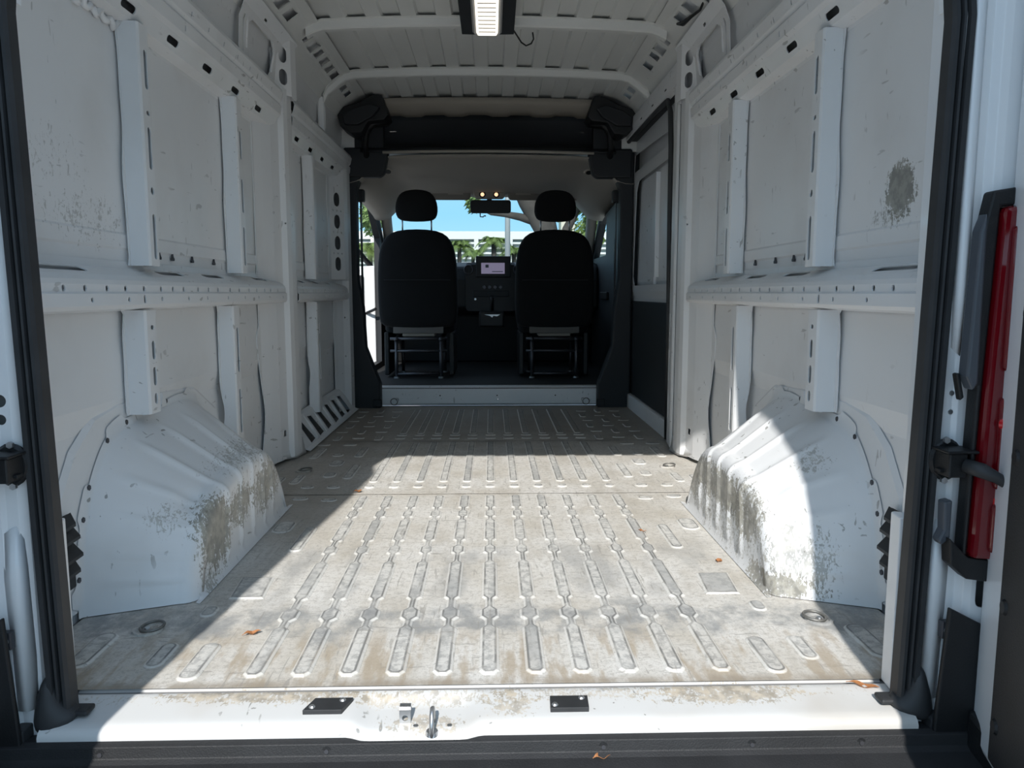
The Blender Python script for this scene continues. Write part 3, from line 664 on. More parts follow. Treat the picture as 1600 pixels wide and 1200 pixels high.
# ------------------------------------------------------------------ wheel arch covers
def interp(pts, t):
    L = vlen(pts); d = t * L[-1]
    for i in range(len(pts) - 1):
        if d <= L[i + 1] + 1e-9:
            k = (d - L[i]) / max(1e-9, L[i + 1] - L[i]); return [a + (b - a) * k for a, b in zip(pts[i], pts[i + 1])]
    return list(pts[-1])
def smoothpoly(pts, it=2):
    for _ in range(it):
        q = [pts[0]]
        for a, b in zip(pts, pts[1:]): q += [tuple(u * .75 + v * .25 for u, v in zip(a, b)), tuple(u * .25 + v * .75 for u, v in zip(a, b))]
        pts = q + [pts[-1]]
    return pts
def wheel_arch(sx, mat, label):
    Wp = smoothpoly([(0.405, 0.0), (0.42, 0.15), (0.475, 0.29), (0.56, 0.375), (0.66, 0.405), (0.86, 0.420), (1.02, 0.428), (1.16, 0.39), (1.28, 0.29), (1.36, 0.14), (1.38, 0.0)])
    Ip = smoothpoly([(0.475, 0.0), (0.505, 0.10), (0.56, 0.19), (0.66, 0.240), (0.84, 0.268), (1.02, 0.272), (1.14, 0.25), (1.22, 0.19), (1.30, 0.09), (1.345, 0.0)])
    nu, V = 150, []
    sec = [0, .05, .12, .2, .3, .4, .5, .6, .7, .78, .86, .92, .96, 1.0]
    rows = []
    cy, cz = 0.92, 0.0
    for i in range(nu + 1):
        t = i / nu; w = interp(Wp, t); q = interp(Ip, t); row = []
        ca, sa = (w[0] - 0.9), w[1] + 0.05; l = math.hypot(ca, sa); nyz = (ca / l, sa / l)
        # scalloped weld flange lying on the wall
        sc = 0.018 + 0.018 * sm((math.sin(t * 40 + 1.0) - 0.2) / 0.3) + 0.006 * math.sin(t * 23)
        if w[1] < 0.02: sc = 0.012
        row.append((0.940, w[0] + nyz[0] * sc, max(0.002, w[1] + nyz[1] * sc)))
        row.append((0.936, w[0] + nyz[0] * 0.004, max(0.002, w[1] + nyz[1] * 0.004)))
        for s in sec:
            X = 0.930 - (0.930 - 0.745) * s
            y = w[0] + (q[0] - w[0]) * s; z = w[1] + (q[1] - w[1]) * s
            # pressed beads that run across the top, plus the flat steps of the rear face
            b = 0.0
            for c0, wd, hh in ((0.235, 0.009, 0.009), (0.325, 0.010, 0.012), (0.43, 0.009, 0.011), (0.53, 0.009, 0.011), (0.63, 0.009, 0.010), (0.165, 0.007, 0.006), (0.10, 0.005, 0.004), (0.055, 0.005, 0.004)):
                b += hh * math.exp(-((t - c0) / wd) ** 2)
            b *= sm((s - 0.12) / 0.3)
            # dent near the inner rear shoulder
            dn = 0.020 * math.exp(-((t - 0.235) / 0.03) ** 2 - ((s - 0.93) / 0.10) ** 2)
            y += nyz[0] * (b - dn); z += nyz[1] * (b - dn)
            row.append((X, y, max(0.002, z)))
        y, z = q
        R = 0.040; zt = z
        for k in (1, 2, 3, 4, 5):
            a = k / 5 * math.pi / 2; r = min(R, zt * 0.9 + 0.004)
            inw = 1 - math.cos(a)
            bb = 0.008 * sum(math.exp(-((t - c0) / 0.009) ** 2) for c0 in (0.325, 0.43, 0.53, 0.63)) if k < 6 else 0
            row.append((0.745 - R * math.sin(a) - bb, y + (0.9 - y) * 0.10 * inw, max(0.002, zt - r * inw)))
        ye = y + (0.9 - y) * 0.10; ze = row[-1][2]
        for k in range(1, 9):
            f = k / 8; bb = 0.0
            zz = ze * (1 - f)
            if zz > 0.05: bb = 0.008 * sum(math.exp(-((t - c0) / 0.009) ** 2) for c0 in (0.325, 0.43, 0.53, 0.63, 0.72))
            row.append((0.705 - bb + 0.012 * f * (1 - f) - 0.010 * sm((f - 0.85) / 0.15), ye + (y - ye) * f, max(0.002, zz)))
        rows.append([(sx * a, b_, c) for a, b_, c in row])
    th = thing('wheel_arch', label, 'wheel arch', (sx * 0.82, 0.9, 0.0), 'wheel arch covers')
    MB().rings(rows, closed=False).build('arch_shell', mat, th, smooth=True)
    # floor flange
    fp = []
    for i in range(0, nu + 1, 4):
        r = rows[i]; fp.append(r[-1])
    # clips/tabs on the flange
    for t in (0.06, 0.15, 0.20, 0.29, 0.36, 0.47, 0.52):
        w = interp(Wp, t); l = math.hypot(w[0] - .9, w[1] + .05)
        y, z = w[0] + (w[0] - .9) / l * 0.014, w[1] + (w[1] + .05) / l * 0.014
        MB().disc((sx * 0.9385, y, z), (-sx, 0, 0), 0.007, 0.003, 6).build('clip', 'dark_steel', th)
    for t, hh in ((0.50, 0.03), (0.43, 0.022)):
        w = interp(Wp, t)
        MB().prism([(w[0] - 0.018, w[1] + 0.005), (w[0] + 0.018, w[1] + 0.005), (w[0] + 0.008, w[1] + hh + 0.012), (w[0] - 0.006, w[1] + hh + 0.014)], lambda a, b, c: (sx * c, a, b), 0.930, 0.938).build('tab', mat, th)
    return th
wheel_arch(-1, 'arch_l', 'left white wheel arch cover lying wholly in shade with grey scuffs')
wheel_arch(1, 'arch_r', 'right white wheel arch cover half lit by sunlight with scuffed corner')

# ------------------------------------------------------------------ rear opening: frame, seals, bumper, doors
def ox(z):
    if z <= 1.2: return 0.743 + 0.021 * max(0, z / 1.2)
    return 0.764 - 0.016 * min(1, (z - 1.2) / 0.15) - 0.032 * max(0, min(1, (z - 1.35) / 0.35))       # half width of the opening at height z
XO = 0.010
RF = thing('wall_rear', 'white painted rear door frame around the cargo opening', 'door frame', (0, 0, 0), kind='structure')
for sx in (-1, 1):
    prof = [(0.786, 0.060), (0.780, 0.010), (0.784, -0.012), (0.796, -0.020), (0.815, -0.020), (0.822, -0.026), (0.838, -0.026), (0.846, -0.040), (0.858, -0.044), (0.975, -0.050), (0.992, -0.030), (0.992, 0.06)]
    fr = (lambda s_: lambda a, b, c: (XO * 0 + s_ * a, b, c))(sx)
    L = vlen(prof)
    hs = [slot(0.235, L[9] - 0.098, 0.072, 0.022)] if sx > 0 else []
    hs += [slot(0.57, L[4] - 0.003, 0.022, 0.022), slot(0.538, L[4] - 0.003, 0.018, 0.018)] if sx < 0 else []
    folded('jamb', prof, -0.30, 1.97, fr, 'paint_clean', RF, hs, bevel=0.003)
    MB().box(*[[min(a, b) for a, b in zip((sx * 0.80, 0.0, -0.30), (sx * 0.985, 0.055, 1.95))], [max(a, b) for a, b in zip((sx * 0.80, 0.0, -0.30), (sx * 0.985, 0.055, 1.95))]]).build('jamb_core', 'primer', RF)
    # inner return of the jamb, visible past the seal low down
    MB().prism([(0.766, 0.030), (0.790, 0.030), (0.790, 0.065), (0.778, 0.075), (0.770, 0.072)], fr, 0.004, 0.34).build('jamb_return', 'paint_clean', RF, bevel=0.003)
    # raised pressing above the latch height, and a lower bulge
    MB().rings([[(sx * 0.800, -0.0195, 1.97), (sx * 0.812, -0.036, 1.97), (sx * 0.826, -0.026, 1.97)], [(sx * 0.800, -0.0195, 0.76), (sx * 0.812, -0.036, 0.76), (sx * 0.826, -0.026, 0.76)],
                [(sx * 0.803, -0.0195, 0.66), (sx * 0.812, -0.026, 0.65), (sx * 0.822, -0.026, 0.64)]], closed=True).build('jamb_pressing', 'paint_clean', RF, smooth=True)
    MB().rings([[(sx * 0.792, -0.018, 0.36), (sx * 0.806, -0.024, 0.35), (sx * 0.822, -0.026, 0.34)], [(sx * 0.788, -0.018, 0.28), (sx * 0.804, -0.031, 0.27), (sx * 0.824, -0.028, 0.26)],
                [(sx * 0.786, -0.014, 0.02), (sx * 0.802, -0.031, 0.02), (sx * 0.822, -0.026, 0.02)]], closed=True).build('jamb_pressing', 'paint_clean', RF, smooth=True)
    for z in ((0.578, 0.545) if sx > 0 else ()):
        MB().disc((0.812, -0.0195, z), (0, -1, 0), 0.013, 0.002, 18).build('dimple', 'paint_clean', RF)
        MB().disc((0.812, -0.0215, z), (0, -1, 0), 0.0045, 0.002, 10).build('screw', 'steel', RF)
    box('striker_pad', (sx * 0.812, -0.030, 0.140), (sx * 0.828, -0.044, 0.172), 'dark_steel', RF, 0.002)
    MB().disc((sx * 0.820, -0.044, 0.156), (0, -1, 0), 0.0055, 0.003, 12).build('screw', 'steel', RF)
    box('bump_stop', (sx * 0.798, -0.020, -0.030), (sx * 0.822, -0.055, -0.004), 'rubber', RF, 0.004)
for sx in (-1, 1):
    zz = [1.22, 1.35, 1.5, 1.6, 1.70, 1.74, 1.78, 1.81]
    inn = [(XO * sx + ox(z) + 0.006 - (0.10 * (1 - math.sqrt(max(0, 1 - ((z - 1.69) / 0.12) ** 2))) if z > 1.69 else 0), z) for z in zz]
    MB().prism(inn + [(0.80, 1.81), (0.80, 1.22)], lambda a, b, c, s_=sx: (s_ * a, c, b), -0.008, 0.03).build('upper_jamb_blocker', 'paint_clean', RF)  # added out of view, narrowing the opening top to block stray sun
box('header', (-0.985, -0.045, 1.80), (0.985, 0.06, 1.99), 'paint_clean', RF, 0.01)
box('sill_beam', (-0.985, -0.030, -0.30), (0.985, 0.07, -0.062), 'primer', RF, 0)
for sx in (-1, 1):   # closing plate between jamb and side wall
    box('corner_panel', (sx * 0.94, 0.02, -0.1), (sx * 0.96, 0.08, 1.95), 'paint_clean', RF, 0)
    MB().prism([(0.93, 0.20), (0.80, 0.085), (0.80, 0.075), (0.945, 0.17)], lambda a, b, c, s_=sx: (s_ * a, b, c), 0.0, 0.36).build('corner_gusset', 'paint_clean', RF)

# continuous black weatherstrip round the opening, built per run with its own ridges
def seal():
    cs = [(0.000, 0.012), (0.000, -0.012), (0.004, -0.019), (0.009, -0.020), (0.0105, -0.012), (0.013, -0.012), (0.0145, -0.022), (0.018, -0.023), (0.0195, -0.014), (0.0215, -0.014), (0.023, -0.026), (0.031, -0.027), (0.034, -0.018), (0.034, 0.012)]
    path = []
    for z in (-0.008, 0.1, 0.4, 0.8, 1.2, 1.35, 1.6): path.append((XO - ox(z), z, (-1, 0)))
    for k in range(1, 6):
        a = k / 6 * math.pi / 2; path.append((XO - ox(1.7) + 0.10 * (1 - math.cos(a)), 1.69 + 0.10 * math.sin(a), (-math.cos(a), math.sin(a))))
    L_ = path
    R_ = [(2 * XO - x, z, (-n[0], n[1])) for x, z, n in reversed(path)]
    rs = [[(x + n[0] * a, b - 0.004, z + n[1] * a) for a, b in cs] for x, z, n in L_ + R_]
    return MB().rings(rs).build('trim_2', 'rubber', smooth=False)
tag(seal(), 'black rubber weatherstrip edging the rear door opening', 'weatherstrip', kind='structure')
for sx, lb in ((-1, 'black rubber corner boot at the left end of the sill'), (1, 'black rubber corner boot at the right end of the sill')):
    t = thing('corner_boot', lb, 'rubber boot', (XO + sx * 0.765, -0.03, -0.02), 'sill corner boots')
    cx = XO + sx * 0.765
    MB().rings([[(cx - sx * 0.045, 0.015, 0.004), (cx - sx * 0.045, -0.040, -0.004), (cx + sx * 0.045, -0.060, -0.045), (cx + sx * 0.045, 0.010, -0.010)],
                [(cx - sx * 0.035, 0.012, 0.018), (cx - sx * 0.030, -0.036, 0.014), (cx + sx * 0.040, -0.056, 0.005), (cx + sx * 0.040, 0.010, 0.040)],
                [(cx - sx * 0.008, 0.008, 0.026), (cx - sx * 0.008, -0.034, 0.024), (cx + sx * 0.030, -0.046, 0.055), (cx + sx * 0.030, 0.008, 0.060)],
                [(cx + sx * 0.000, 0.004, 0.080), (cx + sx * 0.002, -0.030, 0.080), (cx + sx * 0.020, -0.034, 0.085), (cx + sx * 0.020, 0.004, 0.085)]]).build('boot', 'rubber', t, subsurf=2, smooth=True)
    box('flap', (cx - sx * 0.050, -0.020, 0.003), (cx - sx * 0.015, 0.012, 0.013), 'rubber', t, 0.004)

BP = thing('rear_bumper', 'black plastic rear bumper with grooved step below the sill', 'bumper', (0, -0.15, -0.35))
bpf = [(-0.020, -0.030), (-0.054, -0.024), (-0.066, -0.027), (-0.070, -0.046), (-0.080, -0.052), (-0.128, -0.062), (-0.130, -0.067), (-0.136, -0.067), (-0.138, -0.062), (-0.150, -0.063), (-0.152, -0.068), (-0.158, -0.068), (-0.160, -0.063), (-0.172, -0.064), (-0.174, -0.069), (-0.180, -0.069), (-0.182, -0.064), (-0.330, -0.072), (-0.350, -0.085), (-0.360, -0.120), (-0.360, -0.34)]
folded('step', bpf, -0.86, 0.86, lambda a, b, c: (c, a, b), 'bumper', BP, bevel=0.0015)
for x in (-0.66, -0.273, 0.208, 0.47, 0.665):
    MB().disc((x, -0.0655, -0.038), (0, -1, 0.15), 0.010, 0.004, 16, 0.008).build('rivet', 'black', BP)
    MB().disc((x, -0.0700, -0.0375), (0, -1, 0.15), 0.004, 0.002, 8).build('rivet_pin', 'dark_steel', BP)
for sx in (-1, 1):
    MB().prism([(0.812, 0.205), (0.875, 0.172), (0.990, 0.140), (0.990, -0.34), (0.793, -0.34), (0.799, -0.01)], lambda a, b, c, s_=sx: (s_ * a, c, b), -0.062, -0.052).build('corner_cladding', 'black', BP, bevel=0.003)
    MB().prism([(-0.060, -0.05), (-0.060, 0.02), (-0.30, -0.04), (-0.36, -0.08), (-0.36, -0.34), (-0.060, -0.34)], lambda a, b, c, s_=sx: (s_ * c, a, b), 0.855, 0.99).build('bumper_end', 'black', BP, bevel=0.01)

# right tail light
TLT = thing('tail_light', 'tall red tail light with clear insert beside the open right door', 'tail light', (0.92, -0.06, 0.28))
fz = lambda a, b, c: (a, c, b)
MB().prism([(0.852, 0.600), (0.856, 0.860), (0.866, 0.915), (0.990, 0.935), (0.990, 0.905), (0.880, 0.890), (0.872, 0.600), (0.866, 0.30), (0.858, 0.30), (0.862, 0.595)], fz, -0.070, -0.042).build('bezel', 'black', TLT, bevel=0.004)
MB().prism([(0.842, 0.612), (0.848, 0.850), (0.858, 0.880), (0.862, 0.60), (0.854, 0.588)], fz, -0.073, -0.046).build('gasket', 'gasket', TLT, bevel=0.004)
MB().prism([(0.832, 0.615), (0.838, 0.617), (0.848, 0.575), (0.842, 0.570)], fz, -0.060, -0.046).build('gasket_tab', 'black', TLT, bevel=0.002)
MB().prism([(0.868, 0.30), (0.874, 0.600), (0.882, 0.888), (0.985, 0.903), (0.985, 0.29)], fz, -0.082, -0.045).build('lens', 'lens', TLT, bevel=0.008)
for z0, z1 in ((0.62, 0.86), (0.42, 0.58), (0.31, 0.40)):
    MB().prism(rrect(0.893, z0, 0.940, z1, 0.012), fz, -0.090, -0.080).build('lens_panel', 'lens', TLT, bevel=0.003)
for i in range(9):
    box('reflector', (0.915, -0.094, 0.64 + i * 0.024), (0.927, -0.089, 0.652 + i * 0.024), 'lens_bright', TLT, 0.002)
for i in range(5):
    box('reflector', (0.896, -0.0835, 0.315 + i * 0.020), (0.910, -0.080, 0.327 + i * 0.020), 'lens_bright', TLT, 0.002)
MB().disc((0.905, -0.088, 0.535), (0, -1, 0), 0.014, 0.004, 20, 0.011).build('bulb_lens', 'lens_bright', TLT, smooth=False)
MB().disc((0.925, -0.080, 0.49), (0, -1, 0), 0.030, 0.010, 24, 0.024).build('reverse_lamp', 'clear', TLT)
MB().prism([(0.832, 0.335), (0.866, 0.300), (0.990, 0.285), (0.990, 0.245), (0.866, 0.262), (0.836, 0.288)], fz, -0.075, -0.046).build('lower_gasket', 'black', TLT, bevel=0.003)
MB().prism([(0.826, 0.395), (0.840, 0.398), (0.840, 0.330), (0.826, 0.318), (0.820, 0.326), (0.828, 0.345)], fz, -0.062, -0.040).build('lower_tab', 'gasket', TLT, bevel=0.003)

TLT.location.x -= 0.037

# door check straps
def check(sx, lb):
    t = thing('door_check', lb, 'door check', (sx * 0.806, -0.03, 0.46), 'rear door check straps')
    MB().rings([[(sx * 0.806 + r * math.cos(a), y, 0.462 + 1.25 * r * math.sin(a)) for a in [k * math.pi / 10 for k in range(20)]] for r, y in ((0.028, -0.0205), (0.030, -0.028), (0.026, -0.034))]).build('mount', 'black', t, smooth=False)
    box('housing', (sx * 0.784, -0.075, 0.440), (sx * 0.816, -0.030, 0.482), 'black', t, 0.003)
    box('cap', (sx * 0.778, -0.080, 0.482), (sx * 0.832, -0.030, 0.487), 'black', t, 0.002)
    box('hook', (sx * 0.778, -0.060, 0.446), (sx * 0.786, -0.045, 0.452), 'black', t, 0.001)
    for z in (0.498, 0.427): MB().disc((sx * 0.800, -0.034, z), (0, -1, 0), 0.006, 0.006, 6).build('bolt', 'steel', t)
    e = (sx * 0.876, -0.112, 0.430) if sx > 0 else (sx * 0.90, -0.11, 0.432)
    MB().tube([(sx * 0.812, -0.074, 0.462), (sx * 0.826, -0.096, 0.458), (sx * 0.846, -0.106, 0.448), e], [0.012, 0.013, 0.0095, 0.0095], 14).build('arm', 'rubber', t, smooth=True)
    if sx < 0: t.location.x += 0.010
check(-1, 'black door check strap bolted to the left door jamb'); check(1, 'black door check strap bolted to the jamb beside the tail light')

def rear_door(sx, name, label, rot):  # doors stretched taller and swung inward to shape their cast shadows
    H0 = Vector((sx * 0.945, -0.055, 0)); ca, sa = math.cos(rot), math.sin(rot)
    def R(x, y, z):
        d = Vector((x, y, 0)) - H0; return (H0.x + d.x * ca - d.y * sa, H0.y + d.x * sa + d.y * ca, z)
    t = thing(name, label, 'van door', (sx * 0.90, -0.45, -0.06), kind='structure')
    def bx(nm, x0, x1, y0, y1, z0, z1, mat, bev):
        m = MB().box((min(x0, x1), min(y0, y1), z0), (max(x0, x1), max(y0, y1), z1)); m.v = [R(*p) for p in m.v]; return m.build(nm, mat, t, bevel=bev, seg=3)
    bx('outer_skin', sx * 0.930, sx * 0.945, -0.055, -0.815, -0.10, 2.13, 'paint_clean', 0.004)
    bx('inner_frame', sx * 0.872, sx * 0.932, -0.070, -0.785, -0.04, 2.12, 'paint_clean', 0.016)
    p = bx('trim_panel', sx * 0.860, sx * 0.872, -0.190, -0.750, -0.01, 0.80, 'bumper', 0.006)
    for z in (0.06, 0.26, 0.50, 0.72):
        for y in (-0.215, -0.72):
            m = MB().disc((sx * 0.860, y, z), (-sx, 0, 0), 0.013, 0.004, 16, 0.010); m.v = [R(*q) for q in m.v]; m.build('rivet', 'black', p)
    bx('upper_trim', sx * 0.862, sx * 0.872, -0.190, -0.750, 0.86, 1.95, 'bumper', 0.006)
    bx('edge_seal', sx * 0.875, sx * 0.925, -0.058, -0.071, -0.05, 0.05, 'rubber', 0.004)
    for z in (0.15, 0.85, 1.6):
        m = MB().box((min(sx * .93, sx * .975), -0.075, z - .04), (max(sx * .93, sx * .975), -0.051, z + .04)); m.build('hinge', 'paint_clean', t, bevel=0.004)
    return t
rear_door(1, 'door_2', 'open white right rear door with black inner trim panel', math.radians(-16))
rear_door(-1, 'door_3', 'open white left rear door just outside the view', math.radians(10.0))

# sill hardware
def strike(x, y, sk, lb):
    t = thing('strike_plate', lb, 'strike plate', (x, y, 0), 'black sill strike plates')
    MB().prism([(x - 0.036 - sk, y - 0.021), (x + 0.034 - sk, y - 0.021), (x + 0.036 + sk, y + 0.021), (x - 0.034 + sk, y + 0.021)], lambda a, b, c: (a, b, c), -0.004, 0.007).build('plate', 'rubber', t, bevel=0.001)
    for dx, dy in ((-0.027, -0.010), (0.024, 0.012)):
        MB().disc((x + dx, y + dy, 0.007), (0, 0, 1), 0.0062, 0.003, 12, 0.004).build('screw', 'steel', t)
strike(-0.285, 0.006, 0.006, 'black rubber strike plate on the sill left of the latch striker')
strike(0.155, 0.002, 0.0, 'black rubber strike plate on the sill right of the latch striker')
t = thing('latch_striker', 'steel latch striker loop standing in the sill recess', 'striker', (-0.092, -0.036, -0.016))
box('base_plate', (-0.132, -0.044, -0.022), (-0.050, -0.028, -0.0155), 'steel', t, 0.001)
MB().tube([(-0.092 + 0.000, -0.060, -0.020), (-0.092, -0.060, 0.000), (-0.092, -0.052, 0.016), (-0.092, -0.040, 0.021), (-0.092, -0.029, 0.016), (-0.092, -0.024, 0.000), (-0.092, -0.024, -0.018)], 0.0042, 10).build('loop', 'steel', t, smooth=True)
MB().disc((-0.092, -0.052, -0.020), (0, 0, 1), 0.012, 0.007, 16, 0.010).build('collar', 'steel', t)
for x in (-0.122, -0.062): MB().disc((x, -0.036, -0.0155), (0, 0, 1), 0.005, 0.003, 6).build('bolt', 'steel', t)
t = thing('sensor_bracket', 'small bent steel bracket with a hole beside the latch striker', 'bracket', (-0.142, -0.022, -0.016))
folded('upright', [(-0.018, -0.020), (-0.018, 0.012), (-0.016, 0.015), (-0.004, 0.015), (-0.004, 0.002)], -0.152, -0.132, lambda a, b, c: (c, a - 0.008, b), 'steel', t, [circ(-0.142, 0.016, 0.0055, 10)], solid=0.002)

# tie-down rings
def ring(x, y, z, lb, ang, ax='z', r=0.026):
    t = thing('tie_down_ring', lb, 'tie-down ring', (x, y, z), 'cargo tie-down rings')
    if ax == 'z':
        MB().rings([[(x + q * math.cos(a), y + q * math.sin(a), z + h) for a in [k * math.pi / 12 for k in range(24)]] for q, h in ((r * 1.25, 0.000), (r * 1.22, 0.005), (r * 0.95, 0.005), (r * 0.8, 0.001))], cap=True).build('dish', 'floor', t)
        c = Vector((x + 0.4 * r * math.cos(ang), y + 0.3 * r * math.sin(ang), z + 0.008))
        MB().tube([(c.x + r * 0.95 * math.cos(a), c.y + r * 0.95 * math.sin(a), c.z + 0.002 * math.cos(a - ang)) for a in [k * math.pi / 12 for k in range(24)]], 0.0032, 8, True).build('ring', 'worn_steel', t, smooth=True)
        MB().disc((x, y, z + 0.001), (0, 0, 1), 0.008, 0.006, 12, 0.006).build('bolt', 'steel', t)
    else:
        MB().disc((x, y, z), (0, -1, 0), 0.012, 0.014, 14, 0.009).build('bolt', 'steel', t)
        MB().tube([(x + ang * 0.020 + r * math.cos(a), y - 0.010 - 0.004 * math.sin(a), z - 0.012 + r * math.sin(a)) for a in [k * math.pi / 12 for k in range(24)]], 0.0032, 8, True).build('ring', 'worn_steel', t, smooth=True)
ring(-0.757, 0.335, 0.0, 'steel tie-down ring on the floor behind the left wheel arch', 0.6)
ring(0.770, 0.350, 0.0, 'steel tie-down ring on the floor behind the right wheel arch', 2.6)
ring(-0.783, 1.85, 0.003, 'steel tie-down ring on the shaded floor ahead of the left wheel arch', 0.2)
ring(0.773, 1.89, 0.003, 'steel tie-down ring on the sunlit floor ahead of the right wheel arch', 0.2)
ring(-0.615, 3.700, 0.045, 'tie-down ring on the left of the white step riser', -1, 'y', 0.022)
ring(0.625, 3.700, 0.045, 'tie-down ring on the right of the white step riser', 1, 'y', 0.022)

# black air extraction vents behind the wheel arches
for sx, lb in ((-1, 'black slatted air vent behind the left wheel arch'), (1, 'black slatted air vent behind the right wheel arch')):
    t = thing('air_vent', lb, 'air vent', (sx * 0.93, 0.30, 0.12), 'air vents')
    box('frame', (sx * 0.938, 0.20, 0.09), (sx * 0.925, 0.37, 0.26), 'black', t, 0.004)
    for i, (zz, dp, y0) in enumerate(((0.135, 0.022, 0.23), (0.172, 0.030, 0.215), (0.212, 0.026, 0.225), (0.240, 0.018, 0.24))):
        MB().rings([[(sx * 0.926, 0.205, zz), (sx * 0.926, 0.365, zz + 0.006), (sx * 0.926, 0.365, zz + 0.024), (sx * 0.926, 0.205, zz + 0.020)],
                    [(sx * (0.926 - dp), y0, zz - 0.008), (sx * (0.928 - dp), 0.355, zz - 0.004), (sx * (0.928 - dp), 0.355, zz + 0.003), (sx * (0.926 - dp), y0, zz)]]).build('flap', 'rubber', t)

# dry leaves
def leaf(x, y, z, ln, wd, ang, lb, tw=0.3):
    n = 8; V = []; ca, sa = math.cos(ang), math.sin(ang)
    rs = []
    for i in range(n + 1):
        u = i / n; w = wd * math.sin(math.pi * min(1, max(0.02, u)) ** 0.9) + 0.0006; zz = z + 0.003 + 0.006 * abs(u - 0.5) + 0.002 * math.sin(u * 9)
        for s, dz in ((-1, tw * w), (0, 0), (1, tw * w)):
            px, py = (u - 0.5) * ln, s * w
            V.append((x + px * ca - py * sa, y + px * sa + py * ca, zz + dz))
    m = MB().add(V, [(i * 3 + j, i * 3 + j + 1, i * 3 + j + 4, i * 3 + j + 3) for i in range(n) for j in range(2)])
    t = thing('dry_leaf', lb, 'leaf', (x, y, z), 'dry leaves')
    m.build('blade', 'leaf', t, solid=0.0006)
    MB().tube([(x - ln * .5 * ca, y - ln * .5 * sa, z + .0065), (x - ln * .62 * ca, y - ln * .62 * sa, z + .004)], 0.0007, 5).build('stem', 'leaf', t)
leaf(0.728, 0.052, -0.002, 0.052, 0.008, math.radians(-28), 'long brown dry leaf lying near the right end of the sill')
leaf(-0.515, 0.305, 0, 0.036, 0.006, math.radians(25), 'crumpled brown dry leaf on the floor near the left dark pad', 0.8)
leaf(0.651, 0.731, 0, 0.020, 0.009, math.radians(60), 'small reddish dry leaf on the floor beside the right wheel arch')
leaf(0.489, 0.999, 0.001, 0.026, 0.006, math.radians(-40), 'small reddish dry leaf among the pads right of the centre')
leaf(-0.49, 1.50, 0.003, 0.03, 0.011, math.radians(20), 'small reddish dry leaf on the floor seam')
leaf(0.205, -0.078, -0.056, 0.030, 0.007, math.radians(10), 'curled brown dry leaf caught on a bumper rivet', 0.7)

# ------------------------------------------------------------------ roof lamp and brackets
LP = thing('roof_lamp', 'lit rectangular roof lamp on a black backing plate', 'lamp', (0, 1.95, 1.89))
MB().prism([(-0.112, 1.62), (0.114, 1.62), (0.116, 2.145), (0.052, 2.150), (0.030, 2.142), (-0.035, 2.148), (-0.060, 2.152), (-0.110, 2.150)], lambda a, b, c: (a, b, c), 1.868, 1.874).build('backing_plate', 'black', LP, bevel=0.002)
box('spacer', (-0.06, 1.66, 1.874), (0.06, 2.10, 1.905), 'black', LP, 0.003)
MB().rings([[(x, y, z) for x, y in rrect(-w, 1.66 - e_, w, 2.095 + e_, 0.018)] for w, e_, z in ((0.062, 0.006, 1.868), (0.062, 0.006, 1.856), (0.054, 0, 1.848))]).build('housing', 'clear', LP)
df = MB().rings([[(x, y, z) for x, y in rrect(-w, 1.67, w, 2.07, 0.008)] for w, z in ((0.046, 1.8485), (0.040, 1.838))]).build('diffuser', 'led', LP)
for i in range(8): box('diffuser_rib', (-0.036, 1.70 + i * 0.045, 1.8345), (0.036, 1.706 + i * 0.045, 1.8385), 'clear', df, 0.001)
t = thing('lamp_cable', 'black cable looping from the roof lamp along the bow', 'cable', (0.12, 2.15, 1.86))
MB().tube([(0.112, 2.10, 1.872), (0.128, 2.15, 1.868), (0.150, 2.19, 1.850), (0.172, 2.21, 1.842), (0.195, 2.205, 1.850), (0.205, 2.20, 1.868), (0.200, 2.19, 1.893)], 0.0035, 8).build('cord', 'black', t, smooth=True)
t = thing('roof_cable', 'black cable hanging across the right roof side rail openings', 'cable', (0.83, 1.9, 1.86))
MB().tube([(0.845, 1.70, 1.90), (0.838, 1.80, 1.855), (0.826, 1.90, 1.862), (0.818, 1.99, 1.868), (0.808, 2.05, 1.886)], [0.005, 0.005, 0.007, 0.011, 0.005], 8).build('cord', 'black', t, smooth=True)
for sx, lb in ((-1, 'black moulded plastic bracket under the left roof edge'), (1, 'black moulded plastic bracket under the right roof edge')):
    t = thing('roof_bracket', lb, 'bracket', (sx * 0.78, 3.5, 1.70), 'roof brackets')
    MB().prism([(0.90, 1.735), (0.915, 1.800), (0.880, 1.845), (0.790, 1.870), (0.700, 1.918), (0.650, 1.915), (0.615, 1.80), (0.640, 1.775), (0.735, 1.765), (0.775, 1.700), (0.840, 1.695)], lambda a, b, c, s_=sx: (s_ * (a - 0.02), c, b), 3.36, 3.56).build('body', 'black', t, bevel=0.005)
    MB().prism([(0.87, 1.74), (0.88, 1.79), (0.82, 1.83), (0.72, 1.86), (0.66, 1.84), (0.70, 1.79), (0.79, 1.74)], lambda a, b, c, s_=sx: (s_ * (a - 0.02), c, b), 3.33, 3.37).build('face_plate', 'trim', t, bevel=0.006)
    MB().tube([(sx * 0.62, 3.50, 1.79), (sx * 0.70, 3.46, 1.775), (sx * 0.745, 3.48, 1.74), (sx * 0.765, 3.54, 1.66), (sx * 0.765, 3.60, 1.60)], 0.020, 10).build('duct', 'black', t, smooth=True)

